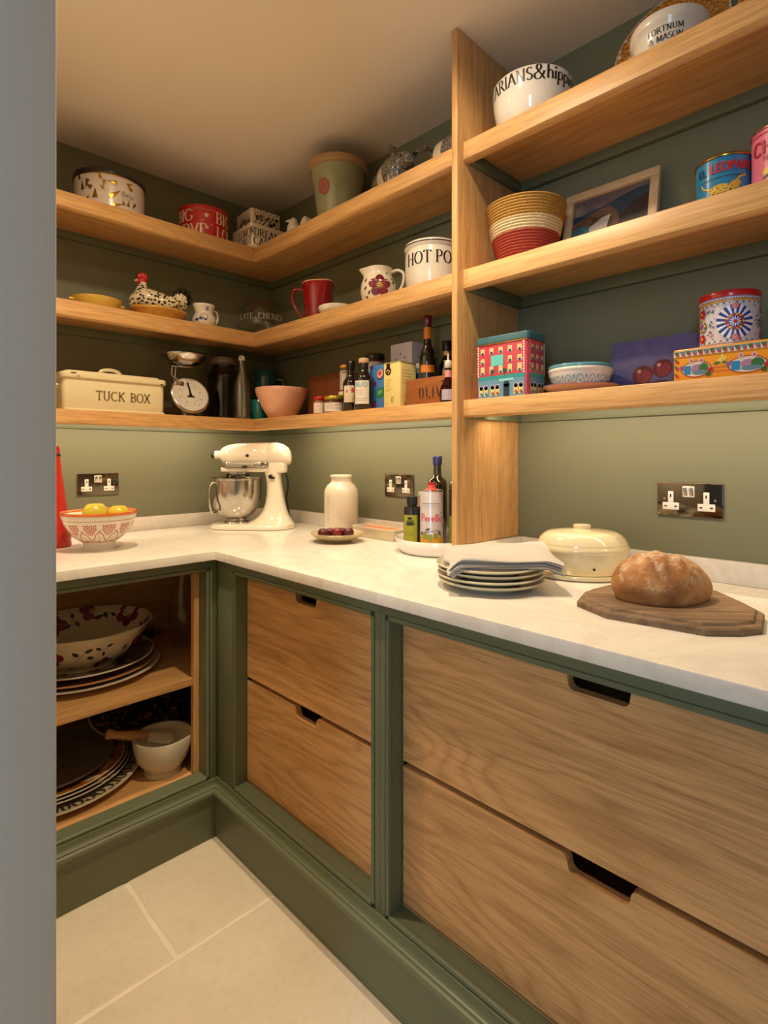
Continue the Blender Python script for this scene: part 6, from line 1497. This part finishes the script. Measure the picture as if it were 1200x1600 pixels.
mk('platter', lathe([(0, .003), (.12, .003), (.123, 0), (.130, 0), (.132, .004), (.18, .016), (.216, .030), (.2155, .034), (.178, .021), (.12, .008), (0, .007)], 80), darkfloral(), t, ang=60)
mk('pale_rim', lathe([(.2145, .0290), (.2175, .0305), (.2165, .0350), (.2125, .0335)], 80), CW, t, ang=60)
# floral bowl
prof = [(0, .004), (.098, .004), (.101, 0), (.108, 0), (.109, .008), (.120, .014), (.146, .032), (.168, .056), (.185, .086), (.200, .112), (.211, .122), (.213, .125), (.210, .128), (.196, .118), (.180, .090), (.162, .058), (.14, .036), (.10, .018), (0, .014)]
wob8 = lambda a, r_, z: 1+(.010*sin(a*11) if z > .105 else 0)
t = thing('floral_bowl', 'large cream bowl painted inside and out with dark red flowers', 'bowl', (x, y, ZC+.0345))
mk('bowl', lathe(prof, 132, wob=wob8), plain((226, 212, 180), .15, coat=.5, var=.01), t, ang=60)
a0 = facing(x, y); mo = lambda e: prof_map(prof[5:11], a0, .185, e, wob=None); mi_ = lambda e: prof_map(prof[12:18], a0+pi, .170, e)
D = []
for s, h, r_, q in [(.075, .020, .036, .3), (-.09, .085, .040, 1.2), (.20, .075, .034, 0), (-.24, .04, .036, .7)]: D += rose(s, h, r_, mo, q)
for s, h, l, w_, rt in [(-.01, .082, .026, .015, 2.3), (.006, .094, .026, .015, .5), (.012, .074, .024, .014, -.3), (.052, .096, .020, .011, 2.6), (.066, .104, .020, .011, .2), (.060, .086, .018, .010, -1.4), (-.030, .020, .020, .011, 2.9), (-.012, .016, .020, .011, .4), (-.13, .045, .022, .012, -1.0), (-.14, .06, .020, .010, 2.0), (.13, .07, .022, .012, .8)]: D.append(leaf2(s, h, l, w_, rt, mo(.0006), 2))
D += [line2([(-.020, .060), (-.006, .078), (.004, .092)], .0018, mo(.0006), 2), line2([(.044, .086), (.058, .096), (.072, .100)], .0016, mo(.0006), 2)]
for s, h, r_, q in [(.09, .045, .050, .2), (-.03, .020, .040, 1.0), (-.15, .030, .046, .5), (.21, .035, .040, 0), (-.27, .04, .04, 0)]: D += rose(s, h, r_, mi_, q)
for s, h, l, w_, rt in [(.020, .050, .026, .013, 2.0), (.034, .060, .024, .013, .6), (.026, .040, .024, .013, -1.2), (-.075, .050, .026, .013, -1.2), (-.065, .036, .024, .013, .3), (-.085, .030, .024, .012, 2.6), (.15, .02, .022, .012, 1.0)]: D.append(leaf2(s, h, l, w_, rt, mi_(.0006), 2))
D += [line2([(.02, .066), (.028, .05), (.024, .03)], .0018, mi_(.0006), 2), line2([(-.08, .055), (-.072, .04), (-.08, .024)], .0018, mi_(.0006), 2)]
deco('floral_pattern', join(*D), FLM, t)
# glass carafe lying upright at the back right
t = thing('glass_carafe', 'clear glass footed vase standing in the dark corner of the inner shelf', 'vase', (-.575, -.275, ZC))
mk('vase', lathe([(0, 0), (.040, 0), (.042, .003), (.030, .008), (.012, .018), (.012, .030), (.034, .050), (.050, .085), (.052, .12), (.042, .18), (.026, .24), (.024, .28), (.027, .30), (.0245, .30), (.022, .28), (.024, .24), (.040, .18), (.049, .12), (.047, .085), (.03, .054), (0, .044)], 48), GL, t, ang=60)
t = thing('rolling_pin', 'dark glass rolling pin lying along the back of the inner shelf', 'rolling pin', (-.665, -.110, ZC))
mk('barrel', xf(lathe([(0, -.075), (.016, -.075), (.018, -.070), (.018, .070), (.016, .075), (0, .075)], 24), T(-.025, 0, .0185)@RY(pi/2)), plain((60, 64, 56), .15, coat=.6), t, ang=50)
mk('handle', xf(lathe([(0, .075), (.008, .075), (.010, .090), (.008, .110), (0, .112)], 16), T(-.025, 0, .0185)@RY(pi/2)), plain((120, 90, 60), .4), t)
# bottom of the cabinet
x, y = -1.020, -.312
LET = plain((206, 194, 164), .2, coat=.4)
t = thing('lettered_platter', 'largest cream platter with dark letters round its border, bottom of the pile', 'platter', (x, y, ZF), 0, 'plates on the cabinet floor')
pp = [(0, .003), (.15, .003), (.153, 0), (.160, 0), (.162, .004), (.22, .013), (.262, .022), (.265, .0245), (.262, .026), (.218, .018), (.15, .008), (0, .007)]
mk('platter', lathe(pp, 88), LET, t, ang=60)
V_, F_, M_ = text('COGOULCOGOUL', .034, lambda a, b: (a, b, 0), None, 0, 0, .2, .07, False, .12)
V_ = [(((.252-.0)-b*1.0-.0)*cos(facing(x, y)+.75-a/.235*1.0), (.252-b)*sin(facing(x, y)+.75-a/.235), .0262-.0030*(b/.034)*1.9+.0004) for a, b, c in V_]
rot = lambda a, b: a
deco('lettering', (V_, F_, M_), [plain((70, 60, 44), .4)], t)
def spots(name, base, dots, scale=16):
    s = NT(name); v = s.coord(); a = s.noise(v, scale, 3, .55, .6); s.l(s.ramp(a, [(.47, lin(base))]+[(.52+.06*i, lin(c)) for i, c in enumerate(dots)]), s.b.inputs['Base Color']); s.set(rough=.18, coat=.4); return s.m
stackm = [spots('plum_spatter', (206, 190, 160), [(110, 30, 40), (60, 40, 40)]), spots('cream_sprig', (214, 200, 170), [(150, 60, 50), (90, 80, 50)]), spots('sunflower_glaze', (206, 190, 150), [(206, 140, 40), (150, 80, 20)])]
lbs = ['purple-spattered plate resting on the lettered platter', 'sprigged cream plate, middle of the pile on the cabinet floor', 'yellow flower-patterned plate just under the grey plate']
for k in range(3):
    t = thing('patterned_plate', lbs[k], 'plate', (x-.006*k, y-.002*k, ZF+.0135+.0105*k), 0, 'plates on the cabinet floor')
    R_ = .228-.003*k
    mk('plate', lathe([(0, .003), (.14, .003), (.143, 0), (.150, 0), (.152, .004), (.19, .012), (R_-.003, .021), (R_, .0235), (R_-.002, .0250), (.188, .017), (.14, .008), (0, .007)], 80), stackm[k], t, ang=60)
    mk('pale_rim', lathe([(R_-.0025, .0205), (R_+.001, .0230), (R_-.0008, .0262), (R_-.004, .0245)], 80), LET, t, ang=60)
GREY = plain((104, 100, 92), .5, var=.08, nscale=12)
t = thing('grey_plate', 'flat matt grey plate with a dark fish drawing on top of the pile', 'plate', (x-.022, y-.006, ZF+.0545), radians(20), 'plates on the cabinet floor')
mk('plate', lathe([(0, 0), (.150, 0), (.185, .006), (.196, .013), (.197, .017), (.193, .018), (.183, .0125), (.15, .008), (0, .0075)], 80), GREY, t, ang=60)
mg = lambda a, b: (a, b, .0081); c_ = facing(x, y)-radians(20)
fx, fy = .085*cos(c_+.25), .085*sin(c_+.25)
D = [leaf2(fx-.05, fy+.01, .085, .030, -.15, mg, 0), poly2([(fx+.030, fy), (fx+.052, fy+.018), (fx+.046, fy-.004), (fx+.056, fy-.020)], mg, 0), leaf2(fx-.02, fy+.012, .028, .012, .9, mg, 0), leaf2(fx-.02, fy-.008, .026, .012, -1.2, mg, 0)]+[line2([(fx-.09+i*.016, fy-.05+.012*sin(i)), (fx-.08+i*.016, fy-.035+.012*sin(i))], .0018, mg, 0) for i in range(8)]
deco('fish_drawing', join(*D), [solid((62, 58, 54), .5)], t)
# dark patterned platter
def willow():
    s = NT('dark_willow_pattern'); v = s.coord(); a = s.noise(v, 26, 4, .6, 1.2); b = s.noise(v, 9, 3)
    k = s.ramp(a, [(.42, lin((150, 116, 74))), (.47, lin((20, 24, 34))), (.60, lin((26, 28, 36))), (.66, lin((130, 84, 48)))]); s.l(k, s.b.inputs['Base Color']); s.set(rough=.2, coat=.4); return s.m
t = thing('oval_platter', 'dark oval platter with a blue-black pattern tilted at the back of the cabinet', 'platter', (-.655, -.246, ZF+.078), 0)
M = RX(radians(13))
op = [(0, .002), (.15, .002), (.153, 0), (.158, .0), (.162, .004), (.19, .013), (.236, .024), (.238, .026), (.235, .028), (.19, .017), (.16, .009), (0, .007)]
mk('platter', xf(lathe(op, 88, .98, .80), M), plain((176, 160, 130), .25, coat=.4), t, ang=60)
mk('patterned_face', xf(lathe([(.231, .0277), (.19, .0175), (.16, .0095), (0, .0075)], 88, .98, .80), M), willow(), t, ang=60)
# mortar and pestle
x, y = -.748, -.512
t = thing('mortar', 'white marble-like ceramic mortar with a pouring lip on the cabinet floor', 'mortar', (x, y, ZF))
a0 = facing(x, y)+1.35
MO = plain((214, 202, 180), .3, coat=.3, var=.02)
mk('mortar', lathe([(0, .003), (.046, .003), (.050, 0), (.056, 0), (.057, .008), (.052, .014), (.060, .024), (.076, .046), (.087, .080), (.091, .112), (.090, .118), (.084, .118), (.080, .108), (.074, .075), (.060, .045), (.03, .025), (0, .020)], 64, wob=lambda a, r_, z: 1+(.13*max(0, cos(a-a0))**24 if z > .10 else 0)), MO, t, ang=60)
t = thing('pestle', 'pestle with a wooden handle and ceramic head resting in the mortar', 'pestle', (x, y, ZF+.02))
p0_, p1_ = Vector((.052, .030, .058)), Vector((-.150, .075, .122))
dv = p1_-p0_
mk('ceramic_head', loft([tuple(p0_+dv*q) for q in (0, .03, .08, .20, .36, .40)], [.006, .016, .022, .021, .0165, .0165], 20), MO, t, ang=60)
mk('wooden_handle', loft([tuple(p0_+dv*q) for q in (.402, .5, .65, .80, .88, .94, .985, 1.0)], [.0165, .0165, .014, .0115, .0120, .0155, .015, .009], 20), oak(0, (196, 150, 96), (160, 110, 60), 1, 9), t, ang=60)
